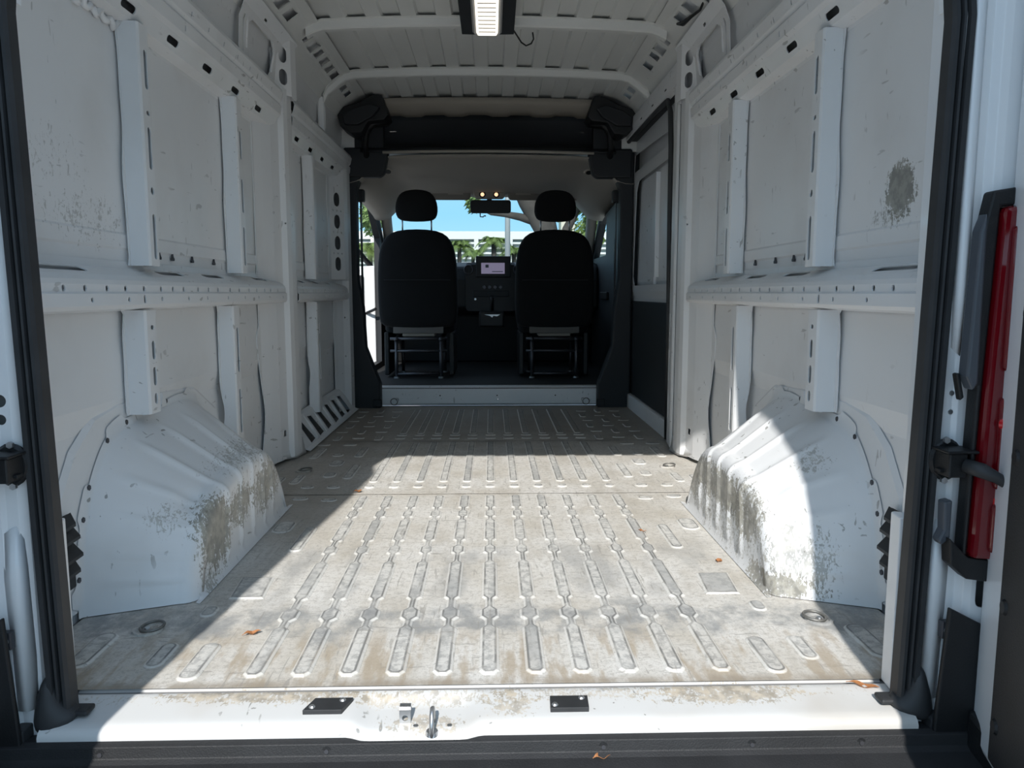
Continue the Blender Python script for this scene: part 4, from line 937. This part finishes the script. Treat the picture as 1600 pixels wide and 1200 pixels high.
# ------------------------------------------------------------------ bulkhead opening and cab
WF = thing('wall_front', 'front cargo frame with charcoal pillar trims and white step riser', 'partition', (0, 3.7, 0), kind='structure')
folded('step_riser', [(3.712, 0.006), (3.700, 0.020), (3.706, 0.110), (3.720, 0.128), (3.78, 0.130)], -0.735, 0.735, lambda a, b, c: (c, a, b), 'paint', WF, [circ(x, 0.07, 0.005, 6) for x in (-0.33, 0.05, 0.44)] + [circ(0.055, 0.045, 0.003, 6)])
for sx in (-1, 1):
    tp = [(0.925, -0.01), (0.925, 1.64), (0.800, 1.64), (0.800, 1.50), (0.838, 1.40), (0.842, 0.83), (0.812, 0.66), (0.800, 0.40), (0.712, 0.16), (0.712, -0.01)]
    MB().prism(tp, lambda a, b, c, s_=sx: (s_ * a, c, b), 3.60, 3.70).build('pillar_trim', 'trim', WF, bevel=0.012)
    MB().prism([(0.910, 1.655), (0.905, 1.475), (0.685, 1.475), (0.655, 1.50), (0.632, 1.61), (0.630, 1.655)], lambda a, b, c, s_=sx: (s_ * (a), c, b), 3.585, 3.66).build('corner_block', 'trim', WF, bevel=0.012)
    box('clip', (sx * 0.755, 3.580, 0.015), (sx * 0.70, 3.602, 0.062), 'black', WF, 0.004)
    box('body_pillar', (sx * 0.86, 3.70, -0.05), (sx * 0.985, 3.80, 1.70), 'trim', WF, 0.004)
    # closing shell above the trims
    box('shell_corner', (sx * 0.84, 3.60, 1.64), (sx * 0.94, 3.66, 1.93), 'roof', WF, 0.004)
    box('shelf_end_trim', (sx * 0.66, 3.60, 1.64), (sx * 0.84, 3.66, 1.93), 'trim', WF, 0.004)
box('floor_closer', (-0.95, 3.665, -0.05), (0.95, 3.70, 0.004), 'trim', WF, 0)
SH = thing('overhead_shelf', 'dark overhead storage shelf above the cab opening', 'shelf', (0, 3.7, 1.64))
rs = []
for i in range(13):
    x = -0.80 + 1.60 * i / 12; d = 0.012 * (x / 0.8) ** 2
    rs.append([(x, 3.56, 1.632 - d), (x, 3.57, 1.650 - d), (x, 3.64, 1.668 - d), (x, 3.73, 1.69 - d), (x, 3.78, 1.74 - d), (x, 3.79, 1.86 - d), (x, 3.80, 1.93)])
MB().rings(rs, closed=False).build('tray', 'trim', SH, smooth=True, solid=0.006)
MB().tube([(-0.66 + 1.32 * i / 16, 3.560, 1.630 - 0.010 * ((i - 8) / 8) ** 2) for i in range(17)], 0.009, 8).build('lip', 'headliner', SH, smooth=True)

CC = thing('ceiling_cab', 'beige headliner over the cab', 'ceiling', (0, 4.3, 1.5), kind='structure')
V = []; nx, ny = 32, 10
for j in range(ny + 1):
    y = 3.60 + 1.42 * j / ny; zt = 1.618 - 0.085 * (j / ny) ** 1.6
    for i in range(nx + 1):
        x = -0.93 + 1.86 * i / nx; a = abs(x); V.append((x, y, zt - 0.012 * (a / 0.6) ** 2 - 0.15 * sm((a - 0.60) / 0.25) ** 1.5 - (0.012 * sm((a - 0.2) / 0.2) if j == ny else 0)))
MB().add(V, [(j * (nx + 1) + i, j * (nx + 1) + i + 1, (j + 1) * (nx + 1) + i + 1, (j + 1) * (nx + 1) + i) for j in range(ny) for i in range(nx)]).build('headliner', 'headliner', CC, smooth=True, solid=0.006)
MB().prism([(3.58, 1.985), (4.40, 1.93), (5.05, 1.64), (5.05, 1.56), (4.90, 1.60), (3.82, 1.70), (3.82, 1.955), (3.58, 1.96)], lambda a, b, c: (c, a, b), -0.96, 0.96).build('roof_shell', 'paint_clean', CC)
for sx in (-1, 1):
    MB().disc((sx * 0.66, 3.80, 1.545), (0, -0.5, -1), 0.035, 0.006, 18, 0.028).build('speaker_dimple', 'headliner', CC)
    MB().disc((sx * 0.66, 3.797, 1.540), (0, -0.5, -1), 0.020, 0.003, 14).build('speaker_hole', 'trim', CC)
    MB().tube([(sx * 0.84, 4.96, 1.50), (sx * 0.865, 5.20, 1.36), (sx * 0.89, 5.60, 1.08), (sx * 0.90, 5.75, 0.98)], [0.05, 0.045, 0.045, 0.06], 10).build('windshield_pillar', 'headliner', CC, smooth=True)

for sx, lb in ((-1, 'left folded beige sun visor above the windshield'), (1, 'right folded beige sun visor above the windshield')):
    t = thing('sun_visor', lb, 'sun visor', (sx * 0.45, 4.93, 1.53), 'sun visors')
    pl = pillow(rrect(sx * 0.45 - 0.30, -0.045, sx * 0.45 + 0.30, 0.045, 0.03), lambda a, b, c: (a, 4.88 - 0.3 * b + c, 1.535 + b), 0.012, 3, 0.92)
    pl.build('panel', 'visor', t, smooth=True)
    box('label_patch', (sx * 0.27 - 0.060, 4.860, 1.530), (sx * 0.27 + 0.060, 4.867, 1.560), 'headliner', t, 0.001)
t = thing('overhead_console', 'beige overhead console with two glowing reading lamps', 'overhead console', (0, 4.9, 1.53))
MB().rings([[(x, 4.84 + 0.12 * k, z) for x, z in rrect(-0.125, 1.505, 0.125, 1.605, 0.03)] for k in (0, 1.0)]).build('housing', 'headliner', t, bevel=0.006)
for x in (-0.055, 0.055):
    MB().disc((x, 4.841, 1.528), (0, -1, 0), 0.026, 0.004, 18).build('lamp_bezel', 'black', t)
    MB().disc((x, 4.837, 1.528), (0, -1, 0), 0.015, 0.004, 14, 0.010).build('lamp_bulb', 'spot', t)
    MB().disc((x, 4.841, 1.575), (0, -1, 0), 0.008, 0.003, 10).build('button', 'black', t)
t = thing('rear_view_mirror', 'black rear-view mirror display hanging below the overhead console', 'mirror', (0, 5.0, 1.44))
MB().rings([[(0.01 + x, y, z) for x, z in rrect(-0.165, 1.395, 0.165, 1.500, 0.022)] for y in (4.955, 4.985)]).build('body', 'black', t, bevel=0.006)
box('stalk', (-0.02, 4.96, 1.49), (0.02, 5.03, 1.56), 'black', t)
t = thing('toll_tag_mount', 'small black bracket hanging under the mirror', 'bracket', (-0.06, 5.0, 1.38))
MB().tube([(-0.075, 4.97, 1.396), (-0.075, 4.97, 1.368), (-0.050, 4.97, 1.366), (-0.045, 4.97, 1.374), (-0.028, 4.97, 1.374)], 0.005, 6).build('hook', 'black', t)

w1 = MB().rings([[(-0.84, 4.99, 1.545), (0.84, 4.99, 1.545), (0.84, 4.994, 1.550), (-0.84, 4.994, 1.550)], [(-0.91, 5.80, 0.96), (0.91, 5.80, 0.96), (0.91, 5.804, 0.965), (-0.91, 5.804, 0.965)]]).build('window_1', 'glass')
tag(w1, 'windshield glass at the front of the cab', 'windshield', kind='structure')

# cab floor and sides
tag(box('floor_cab', (-0.93, 3.71, 0.05), (0.93, 6.0, 0.122), 'mat'), 'dark rubber cab floor', 'floor', kind='structure')
sidepoly = [(3.70, 0.0), (6.0, 0.0), (6.0, 1.05), (5.75, 1.05), (5.0, 1.64), (3.70, 1.70)]
def z2v(z): return z
prf = [(0.945, -0.15), (0.945, 1.56)]
CS = folded('door_4', [(0.955, -0.15), (0.950, 1.55)], 3.78, 6.0, run(1), 'trim', None, [[(4.78, 1.20), (4.76, 1.50), (4.90, 1.52), (5.10, 1.47), (5.50, 1.20)]], solid=0.05, outer=[(3.78, 0), (6.0, 0), (6.0, 1.10), (5.75, 1.14), (4.98, 1.70), (3.78, 1.70)])
tag(CS, 'closed black-trimmed passenger cab door with window', 'cab door', kind='structure')
MB().prism([(4.77, 1.04), (4.75, 1.36), (4.90, 1.38), (5.11, 1.33), (5.52, 1.04)], lambda a, b, c: (c, a, b), 0.950, 0.954).build('window_pane', 'glass', CS)
box('grab_handle', (0.905, 4.60, 0.70), (0.928, 4.95, 0.76), 'black', CS, 0.008)
tag(folded('wall_cab_left', [(0.955, -0.15), (0.950, 1.55)], 3.78, 6.0, run(-1), 'trim', None, [[(3.86, 0.32), (3.84, 1.55), (3.90, 1.61), (4.80, 1.61), (5.20, 1.36), (5.20, 0.32)]], solid=0.05, outer=[(3.78, 0), (6.0, 0), (6.0, 1.10), (5.75, 1.14), (4.98, 1.70), (3.78, 1.70)]), 'dark driver side cab frame round the open doorway', 'door frame', kind='structure')
# open driver door: white metal, hinged at the front edge of the doorway
DD = thing('door_5', 'open white driver door seen past the left pillar', 'cab door', (-1.0, 5.2, 0), kind='structure')
dq = Vector((-0.93, -0.37, 0)).normalized(); dn = Vector((0.37, -0.93, 0)).normalized(); hp = Vector((-0.985, 5.22, 0))
df_ = lambda a, b, c: tuple(hp + dq * a + dn * c + Vector((0, 0, b)))
MB().prism([(0, 0.10), (0.92, 0.06), (0.96, 0.30), (0.96, 0.93), (0, 0.98)], df_, -0.04, 0.04).build('panel', 'paint_clean', DD, bevel=0.01)
MB().prism([(0.10, 0.20), (0.85, 0.17), (0.88, 0.86), (0.10, 0.90)], df_, 0.04, 0.06).build('door_card', 'trim', DD, bevel=0.008)
MB().tube([df_(0.02, 0.97, 0), df_(0.30, 1.30, 0), df_(0.45, 1.45, 0), df_(0.90, 1.47, 0), df_(0.95, 0.93, 0)], 0.022, 8).build('window_frame', 'black', DD, smooth=True)
MB().prism([(0.04, 0.98), (0.30, 1.30), (0.45, 1.45), (0.90, 1.47), (0.95, 0.93)], df_, -0.002, 0.002).build('window_pane', 'glass', DD)
MB().tube([(-0.955, 5.10, 0.62), (-1.00, 5.12, 0.60), (-1.05, 5.16, 0.58)], 0.012, 8).build('check_strap', 'black', DD)

# seat belts
for sx, lb in ((1, 'dark seat belt strap hanging on the right pillar'), (-1, 'dark seat belt strap hanging on the left pillar')):
    t = thing('seat_belt', lb, 'seat belt', (sx * 0.87, 3.76, 0.5), 'seat belts')
    MB().prism([(0.862, 0.30), (0.858, 1.38), (0.852, 1.38), (0.856, 0.30)], lambda a, b, c, s_=sx: (s_ * a - s_ * 0.02, c, b), 3.735, 3.785).build('strap', 'rubber', t)
    box('guide', (sx * 0.86, 3.73, 1.34), (sx * 0.81, 3.79, 1.42), 'black', t, 0.01)
    box('buckle', (sx * 0.858, 3.725, 0.52), (sx * 0.822, 3.79, 0.62), 'black', t, 0.008)

# seats
def seat():
    t = thing('cab_seat', 'driver seat with black backrest and headrest on the left', 'seat', (-0.525, 4.40, 0.122), 'cab seats')
    bx0 = -0.525; by = 4.40
    def TR(a, b, c): return (bx0 + a, by - 0.08 + c + 0.10 * (0.9 - b) * 0.6, b)
    o = []
    hw = 0.285
    for x, z in [(-0.275, 0.500), (-0.290, 0.56), (-0.294, 0.80), (-0.286, 0.98), (-0.268, 1.09), (-0.225, 1.165), (-0.15, 1.203), (0, 1.214), (0.15, 1.203), (0.225, 1.165), (0.268, 1.09), (0.286, 0.98), (0.294, 0.80), (0.290, 0.56), (0.275, 0.500), (0.12, 0.49), (-0.12, 0.49)]: o.append((x, z))
    pillow(o, TR, 0.075, 5, 0.88).build('backrest', 'fabric', t, smooth=True, subsurf=1)
    br = bpy.data.objects[t.children[0].name]
    MB().tube([TR(x, 0.845, -0.0775) for x in (-0.24, -0.12, 0, 0.12, 0.24)], 0.003, 6).build('seam', 'trim', br)
    h = [(-0.155, 1.335), (-0.150, 1.400), (-0.125, 1.455), (-0.08, 1.484), (0, 1.492), (0.08, 1.484), (0.125, 1.455), (0.150, 1.400), (0.155, 1.335), (0.140, 1.285), (0.10, 1.268), (0, 1.264), (-0.10, 1.268), (-0.140, 1.285)]
    pillow(h, TR, 0.05, 4, 0.82).build('headrest', 'fabric', t, smooth=True, subsurf=1)
    hr = [c for c in t.children if c.name.startswith('headrest')][0]
    for x in (-0.105, 0.105): MB().tube([TR(x, 1.19, 0), TR(x, 1.30, 0)], 0.006, 8).build('headrest_post', 'steel', t, smooth=True)
    MB().rings([[(bx0 + x, by + y, z) for x, y in rrect(-0.26 * q, -0.03, 0.26 * q, 0.48, 0.05)] for q, z in ((0.95, 0.455), (1.0, 0.48), (1.0, 0.56), (0.94, 0.60))]).build('cushion', 'fabric', t, smooth=False, bevel=0.01)
    box('pan_cover', (bx0 - 0.185, by - 0.105, 0.455), (bx0 + 0.185, by - 0.095, 0.525), 'pan', t, 0.004)
    box('pan_foam', (bx0 - 0.12, by - 0.09, 0.432), (bx0 + 0.12, by + 0.10, 0.458), 'headliner', t, 0.008)
    for x in (-0.165, 0.165):
        for y in (-0.10, 0.32):
            MB().tube([(bx0 + x, by + y, 0.122), (bx0 + x, by + y, 0.40)], 0.013, 8).build('leg', 'dark_steel', t, smooth=True)
            MB().disc((bx0 + x, by + y, 0.122), (0, 0, 1), 0.022, 0.012, 12).build('foot', 'steel', t)
        MB().tube([(bx0 + x, by - 0.12, 0.412), (bx0 + x, by + 0.40, 0.425)], 0.016, 8).build('slide_rail', 'dark_steel', t, smooth=True)
    for z, w in ((0.415, 0.21), (0.325, 0.21), (0.155, 0.165)):
        MB().tube([(bx0 - w, by - 0.10, z), (bx0 + w, by - 0.10, z)], 0.011, 8).build('crossbar', 'dark_steel', t, smooth=True)
    for sx in (-1, 1):
        box('side_cover', (bx0 + sx * 0.225, by - 0.05, 0.14), (bx0 + sx * 0.26, by + 0.40, 0.46), 'black', t, 0.008)
    return t
S1 = seat()
dup(S1, (0.480, 4.40, 0.122), 'passenger seat with black backrest and headrest on the right')

# dashboard
DB = thing('dashboard', 'black dashboard with a glowing centre screen', 'dashboard', (0, 5.4, 0.12))
MB().prism([(5.16, 0.62), (5.14, 0.86), (5.20, 0.975), (5.34, 1.015), (5.80, 0.985), (5.95, 0.96), (5.95, 0.10), (5.60, 0.12), (5.50, 0.56)], lambda a, b, c: (c, a, b), -0.925, 0.925).build('body', 'black', DB, bevel=0.02)
MB().rings([[(x, y, z) for x, z in rrect(-0.20, 0.60, 0.22, 1.005 - dz, 0.03)] for y, dz in ((5.07, 0.02), (5.09, 0.0), (5.25, 0.0))]).build('centre_stack', 'black', DB)
box('screen_frame', (-0.115, 5.045, 0.880), (0.175, 5.075, 1.055), 'black', DB, 0.008)
sr = box('screen', (-0.070, 5.041, 0.910), (0.125, 5.046, 1.000), 'screen', DB, 0.001)
box('screen_icon', (-0.035, 5.0395, 0.960), (-0.008, 5.0412, 0.985), 'screen_dark', sr, 0.001)
box('screen_line', (0.02, 5.0395, 0.925), (0.11, 5.0412, 0.931), 'screen_dark', sr, 0)
for x in (-0.175, 0.235):
    MB().tube([(x + 0.036 * math.cos(a), 5.065, 0.945 + 0.036 * math.sin(a)) for a in [k * math.pi / 8 for k in range(16)]], 0.006, 6, True).build('vent_ring', 'dark_steel', DB, smooth=True)
    for dz in (-0.015, 0.0, 0.015): box('vent_slat', (x - 0.03, 5.066, 0.945 + dz - 0.002), (x + 0.03, 5.075, 0.945 + dz + 0.002), 'trim', DB, 0)
for x in (-0.045, 0.0, 0.045, 0.09): MB().disc((x, 5.068, 0.80), (0, -1, 0), 0.017, 0.014, 14, 0.014).build('knob', 'dark_steel', DB)
box('radio_panel', (-0.14, 5.060, 0.72), (0.16, 5.072, 0.77), 'trim', DB, 0.003)
MB().disc((-0.12, 5.06, 0.70), (0, -1, 0), 0.009, 0.006, 12).build('button', 'steel', DB)
box('cup_tray', (-0.09, 4.96, 0.47), (0.12, 5.10, 0.60), 'black', DB, 0.015)
MB().tube([(0.02, 5.02, 0.60), (0.02, 4.99, 0.68), (0.02, 4.98, 0.72)], [0.014, 0.012, 0.022], 10).build('gear_lever', 'black', DB, smooth=True)
MB().prism([(-0.045, 0.575), (0.085, 0.575), (0.06, 0.56), (0.03, 0.565), (0.02, 0.55), (0.0, 0.565)], lambda a, b, c: (a, c, b), 4.954, 4.958).build('shift_plate', 'steel', DB)
SW = thing('steering_wheel', 'black steering wheel in front of the left seat', 'steering wheel', (-0.525, 4.82, 0.9))
MB().tube([(-0.525 + 0.19 * math.cos(a), 4.82 + 0.09 * math.sin(a), 0.90 + 0.165 * math.sin(a)) for a in [k * math.pi / 16 for k in range(32)]], 0.016, 8, True).build('rim', 'black', SW, smooth=True)
MB().disc((-0.525, 4.82, 0.90), (0, 0.85, -0.5), 0.07, 0.045, 16, 0.05).build('hub', 'black', SW)
for a in (0.2, math.pi - 0.2, -math.pi / 2): MB().tube([(-0.525, 4.83, 0.90), (-0.525 + 0.19 * math.cos(a), 4.82 + 0.09 * math.sin(a), 0.90 + 0.165 * math.sin(a))], 0.014, 6).build('spoke', 'black', SW)
MB().tube([(-0.525, 4.96, 0.860), (-0.525, 5.18, 0.80)], 0.03, 10).build('steering_column', 'black', DB)

# ------------------------------------------------------------------ sliding door
SD = thing('door_1', 'closed white sliding side door with black lower panel', 'sliding door', (0.95, 3.1, 0), kind='structure')
rx = run(1)
MB().prism([(0.975, -0.06), (0.975, 1.76), (0.985, 1.76), (0.985, -0.06)], rx, 2.44, 3.80).build('outer_skin', 'paint_clean', SD)
folded('inner_frame', [(0.955, -0.04), (0.945, 0.10), (0.942, 0.72), (0.930, 0.76), (0.928, 1.48), (0.940, 1.72)], 2.50, 3.76, rx, 'paint_clean', SD,
       [[(2.62, 0.88), (2.66, 0.84), (3.55, 0.84), (3.60, 0.90), (3.52, 1.42), (3.46, 1.48), (2.66, 1.48), (2.62, 1.44)], [(2.60, 1.62), (2.60, 1.55), (3.62, 1.55), (3.62, 1.66)]], bevel=0.004)
MB().rings([[(0.962, 2.60, 0.80), (0.962, 3.62, 0.80), (0.962, 3.55, 1.46), (0.962, 2.60, 1.46)], [(0.958, 2.62, 0.82), (0.958, 3.60, 0.82), (0.958, 3.53, 1.44), (0.958, 2.62, 1.44)]]).build('window_blank', 'paint', SD)
folded('brace', [(2.98, 0.957), (2.985, 0.935), (3.015, 0.935), (3.02, 0.957)], 0.84, 1.42, ver(1), 'paint', SD)
folded('brace', [(3.03, 0.957), (3.035, 0.942), (3.05, 0.942), (3.055, 0.957)], 0.80, 1.40, ver(1), 'paint', SD)
MB().prism([(2.53, 0.10), (3.74, 0.10), (3.76, 0.13), (3.74, 0.70), (2.53, 0.70)], lambda a, b, c: (c, a, b), 0.925, 0.940).build('lower_panel', 'black', SD, bevel=0.004)
box('kick_plate', (0.905, 2.48, 0.0), (0.935, 3.74, 0.095), 'paint', SD, 0.008)
box('header_leak_filler', (0.905, 2.40, 1.70), (0.99, 3.84, 1.84), 'trim', SD, 0)  # added dark filler that blocks the light leak above the door
folded('top_track', [(0.90, 1.700), (0.868, 1.705), (0.864, 1.745), (0.868, 1.80), (0.905, 1.81)], 2.26, 3.62, rx, 'paint', SD, [slot(y, 0.058, 0.05, 0.010) for y in (2.5, 2.8, 3.1, 3.4)] + [slot(y, 0.10, 0.01, 0.02, 3) for y in (2.40, 2.65, 2.9, 3.15, 3.4)])
MB().tube([(0.905, 2.47, 0.01), (0.902, 2.475, 0.60), (0.893, 2.465, 1.10), (0.885, 2.44, 1.45), (0.883, 2.46, 1.62), (0.885, 2.53, 1.69), (0.885, 2.8, 1.70), (0.885, 3.60, 1.70), (0.885, 3.68, 1.68), (0.89, 3.70, 1.60), (0.89, 3.70, 0.05)], 0.013, 8).build('door_seal', 'rubber', SD, smooth=True)
folded('rear_jamb', [(2.20, 0.868), (2.22, 0.862), (2.36, 0.880), (2.45, 0.905), (2.46, 0.95)], 0.02, 1.75, ver(1), 'paint', SD, [slot(0.63, 0.13, 0.05, 0.03), slot(0.54, 0.13, 0.05, 0.03), slot(0.40, 0.13, 0.16, 0.04), slot(0.20, 0.13, 0.12, 0.025), slot(1.02, 0.16, 0.06, 0.018), slot(1.62, 0.10, 0.16, 0.030)])

# ------------------------------------------------------------------ outdoors
g = MB().box((-200, -60, -0.70), (200, 260, -0.55)).build('ground', 'asphalt'); tag(g, 'grey asphalt parking lot', 'ground', kind='structure')
def at(x, y, D): return (0.015 + (x - 768) / 1180 * D, D - 1.3, 0.75 + (458 - y) / 1180 * D)
v = MB().box((-60, 30, -0.56), (60, 70, -0.50)).build('lawn', 'grass'); tag(v, 'green lawn strip in front of the pale building', 'lawn', kind='structure')
B = thing('office_building', 'long white building with rows of louvres far beyond the windshield', 'building', (-4, 90, -0.55))
box('wall', (-26, 89, -0.55), (14, 96, 7.4), 'louver', B, 0)
box('parapet', (-26.2, 88.2, 7.0), (14.2, 96, 7.9), 'concrete', B, 0)
for i in range(8): box('louver', (-26, 88.4, 2.4 + i * 0.58), (14, 88.9, 2.4 + i * 0.58 + 0.22), 'concrete', B, 0)
for i in range(11): box('pilaster', (-26 + i * 4.0, 88.1, -0.55), (-25.5 + i * 4.0, 88.9, 7.2), 'concrete', B, 0)
p = at(886, 346, 55)
T = thing('beige_tower', 'narrow beige stair tower right of the big tree', 'building', (p[0], p[1], -0.55))
box('wall', (p[0] - 0.5, p[1], -0.55), (p[0] + 0.5, p[1] + 2, p[2]), 'beige', T, 0)
box('cap', (p[0] - 0.6, p[1] - 0.1, p[2]), (p[0] + 0.6, p[1] + 2.1, p[2] + 0.2), 'beige', T, 0)
def palm(x, y, D, lb, nf=13, fl=1.3, seed=1):
    rnd = random.Random(seed); c = at(x, y, D); t = thing('palm_tree', lb, 'palm tree', (c[0], c[1], -0.55), 'palm trees before the building')
    MB().tube([(c[0] + 0.06, c[1], -0.55), (c[0] - 0.03, c[1], (c[2] - 0.55) / 2), (c[0], c[1], c[2])], [0.16, 0.12, 0.10], 8).build('trunk', 'bark', t, smooth=True)
    nf = int(nf * 1.5)
    for i in range(nf):
        a = 2 * math.pi * i / nf + rnd.uniform(-.2, .2); el = rnd.uniform(0.15, 1.15); L_ = fl * rnd.uniform(0.8, 1.15); n = 9
        P = []
        for k in range(n + 1):
            u = k / n; r = L_ * u * math.cos(el) * (1 - 0.15 * u); z = L_ * (u * math.sin(el) - 0.75 * u * u)
            P.append(Vector((c[0] + r * math.cos(a), c[1] + r * math.sin(a), c[2] + z)))
        m = MB().tube(P, [0.025 - 0.002 * k for k in range(n + 1)], 4)
        sd = Vector((-math.sin(a), math.cos(a), 0))
        for k in range(1, n + 1):
            d = (P[k] - P[k - 1]).normalized(); w = 0.42 * L_ * (0.35 + math.sin(math.pi * min(0.95, k / n)) * 0.65) * 0.8
            for s in (-1, 1):
                for h in (0, 0.25, 0.5, 0.75):
                    b = P[k - 1].lerp(P[k], h); tip = b + sd * s * w * 0.75 + d * w * 0.6 + Vector((0, 0, -0.30 * w))
                    m.add([b, b + d * 0.028, tip, b + d * 0.014 + Vector((0, 0, -0.012))], [(0, 1, 2), (1, 3, 2), (3, 0, 2)])
        m.build('frond', 'palm', t)
palm(719, 388, 39, 'leftmost bushy palm seen beside the left seat', 14, 1.25, 3)
palm(740, 398, 44, 'low palm between the two taller ones', 12, 1.1, 4)
palm(772, 383, 33, 'palm with spreading crown left of the grey pole', 15, 1.2, 5)
palm(803, 396, 37, 'palm just right of the grey pole', 12, 1.1, 6)
palm(582, 392, 30, 'palm seen through the driver side doorway', 13, 1.3, 8)
def leafcloud(cs, n, s, seed):
    rnd = random.Random(seed); m = MB()
    for c, r in cs:
        for _ in range(n):
            while True:
                d = Vector((rnd.uniform(-1, 1), rnd.uniform(-1, 1), rnd.uniform(-1, 1)))
                if d.length <= 1: break
            p = Vector(c) + Vector((d.x * r[0], d.y * r[1], d.z * r[2])); q = Vector((rnd.uniform(-1, 1), rnd.uniform(-1, 1), rnd.uniform(-1, 1))).normalized(); u = q.orthogonal().normalized()
            l = s * rnd.uniform(0.6, 1.4); w = q.cross(u) * l * 0.35
            m.add([p - u * l, p + w, p + u * l, p - w], [(0, 1, 2, 3)])
    return m
H = thing('hedge', 'long low green hedge under the palms', 'hedge', (0, 40, -0.5))
leafcloud([((-14 + i * 1.2, 40, 0.55), (1.0, 0.6, 1.25)) for i in range(25)], 260, 0.12, 11).build('foliage', 'foliage', H, kind='stuff')
box('core', (-15, 39.7, -0.55), (15, 40.3, 1.1), 'foliage', H, 0.1)
# big tree
D = 15; q = lambda x, y, d=D: at(x, y, d)
TT = thing('big_tree', 'large leaning grey-barked tree behind the right seat', 'tree', (q(893, 560)[0], q(893, 560)[1], -0.55))
base = q(893, 460); MB().tube([(base[0] + 0.1, base[1], -0.55), base, q(872, 400), q(845, 355), q(823, 320), q(806, 285), q(795, 230)], [0.30, 0.24, 0.20, 0.185, 0.17, 0.15, 0.11], 12).build('trunk', 'bark', TT, smooth=True)
for pts, r in (([q(868, 395), q(858, 340), q(868, 300), q(880, 240)], [0.12, 0.09, 0.085, 0.06]), ([q(835, 348), q(812, 342), q(790, 338), q(768, 336), q(745, 325), q(720, 290)], [0.10, 0.075, 0.06, 0.05, 0.04, 0.03]), ([q(872, 400), q(884, 360), q(905, 320), q(930, 270)], [0.11, 0.09, 0.07, 0.05])):
    MB().tube(pts, r, 9).build('branch', 'bark', TT, smooth=True)
leafcloud([(q(592, 318), (0.35, 0.8, 0.42)), (q(585, 345, 14), (0.20, 0.5, 0.30)), (q(740, 318), (0.12, 0.4, 0.22)), (q(912, 322), (0.26, 0.6, 0.20)), (q(922, 350), (0.12, 0.5, 0.30)), (q(850, 313), (0.18, 0.4, 0.10)), (q(600, 230), (2.6, 2, 0.9)), (q(900, 220), (2.6, 2, 0.9)), (q(760, 190), (2.6, 2, 0.9))], 330, 0.075, 21).build('foliage', 'foliage', TT, kind='stuff')
b_ = q(912, 362, 22)
BU = thing('shrub', 'round yellow-green shrub right of the passenger headrest', 'shrub', (b_[0], b_[1], -0.55))
leafcloud([((b_[0], b_[1], b_[2] - 0.2), (0.55, 0.5, 0.6)), ((b_[0], b_[1], 0.6), (0.6, 0.5, 1.1))], 420, 0.10, 5).build('foliage', 'palm', BU, kind='stuff')
MB().tube([(b_[0], b_[1], -0.55), (b_[0], b_[1], b_[2])], 0.05, 6).build('stem', 'bark', BU)
p = at(793, 330, 22)
PL = thing('lamp_pole', 'grey round metal pole standing before the palms', 'pole', (p[0], p[1], -0.55))
MB().tube([(p[0], p[1], -0.55), (p[0], p[1], 7.0)], [0.085, 0.065], 12).build('shaft', 'pole', PL, smooth=True)
box('base', (p[0] - 0.18, p[1] - 0.18, -0.55), (p[0] + 0.18, p[1] + 0.18, -0.50), 'pole', PL, 0.01)
c = at(700, 412, 24)
CR = thing('parked_car', 'pale blue-grey parked car low behind the left seat', 'car', (c[0], c[1], -0.55))
cf = lambda a, b, k: (c[0] + a, c[1] + k, b)
MB().prism([(-2.0, -0.30), (2.0, -0.30), (2.05, 0.20), (1.2, 0.55), (0.7, 0.95), (0.3, 1.08), (-1.4, 1.05), (-1.9, 0.5), (-2.05, 0.2)], cf, -0.85, 0.85).build('body', 'carpaint', CR, bevel=0.06)
MB().prism([(0.95, 0.60), (0.60, 0.92), (-1.2, 0.92), (-1.55, 0.58)], cf, -0.87, 0.87).build('window', 'carglass', CR)
for x in (-1.25, 1.25):
    for y in (-0.8, 0.66): MB().disc((c[0] + x, c[1] + y, -0.22), (0, 1, 0), 0.33, 0.16, 18).build('wheel', 'rubber', CR)
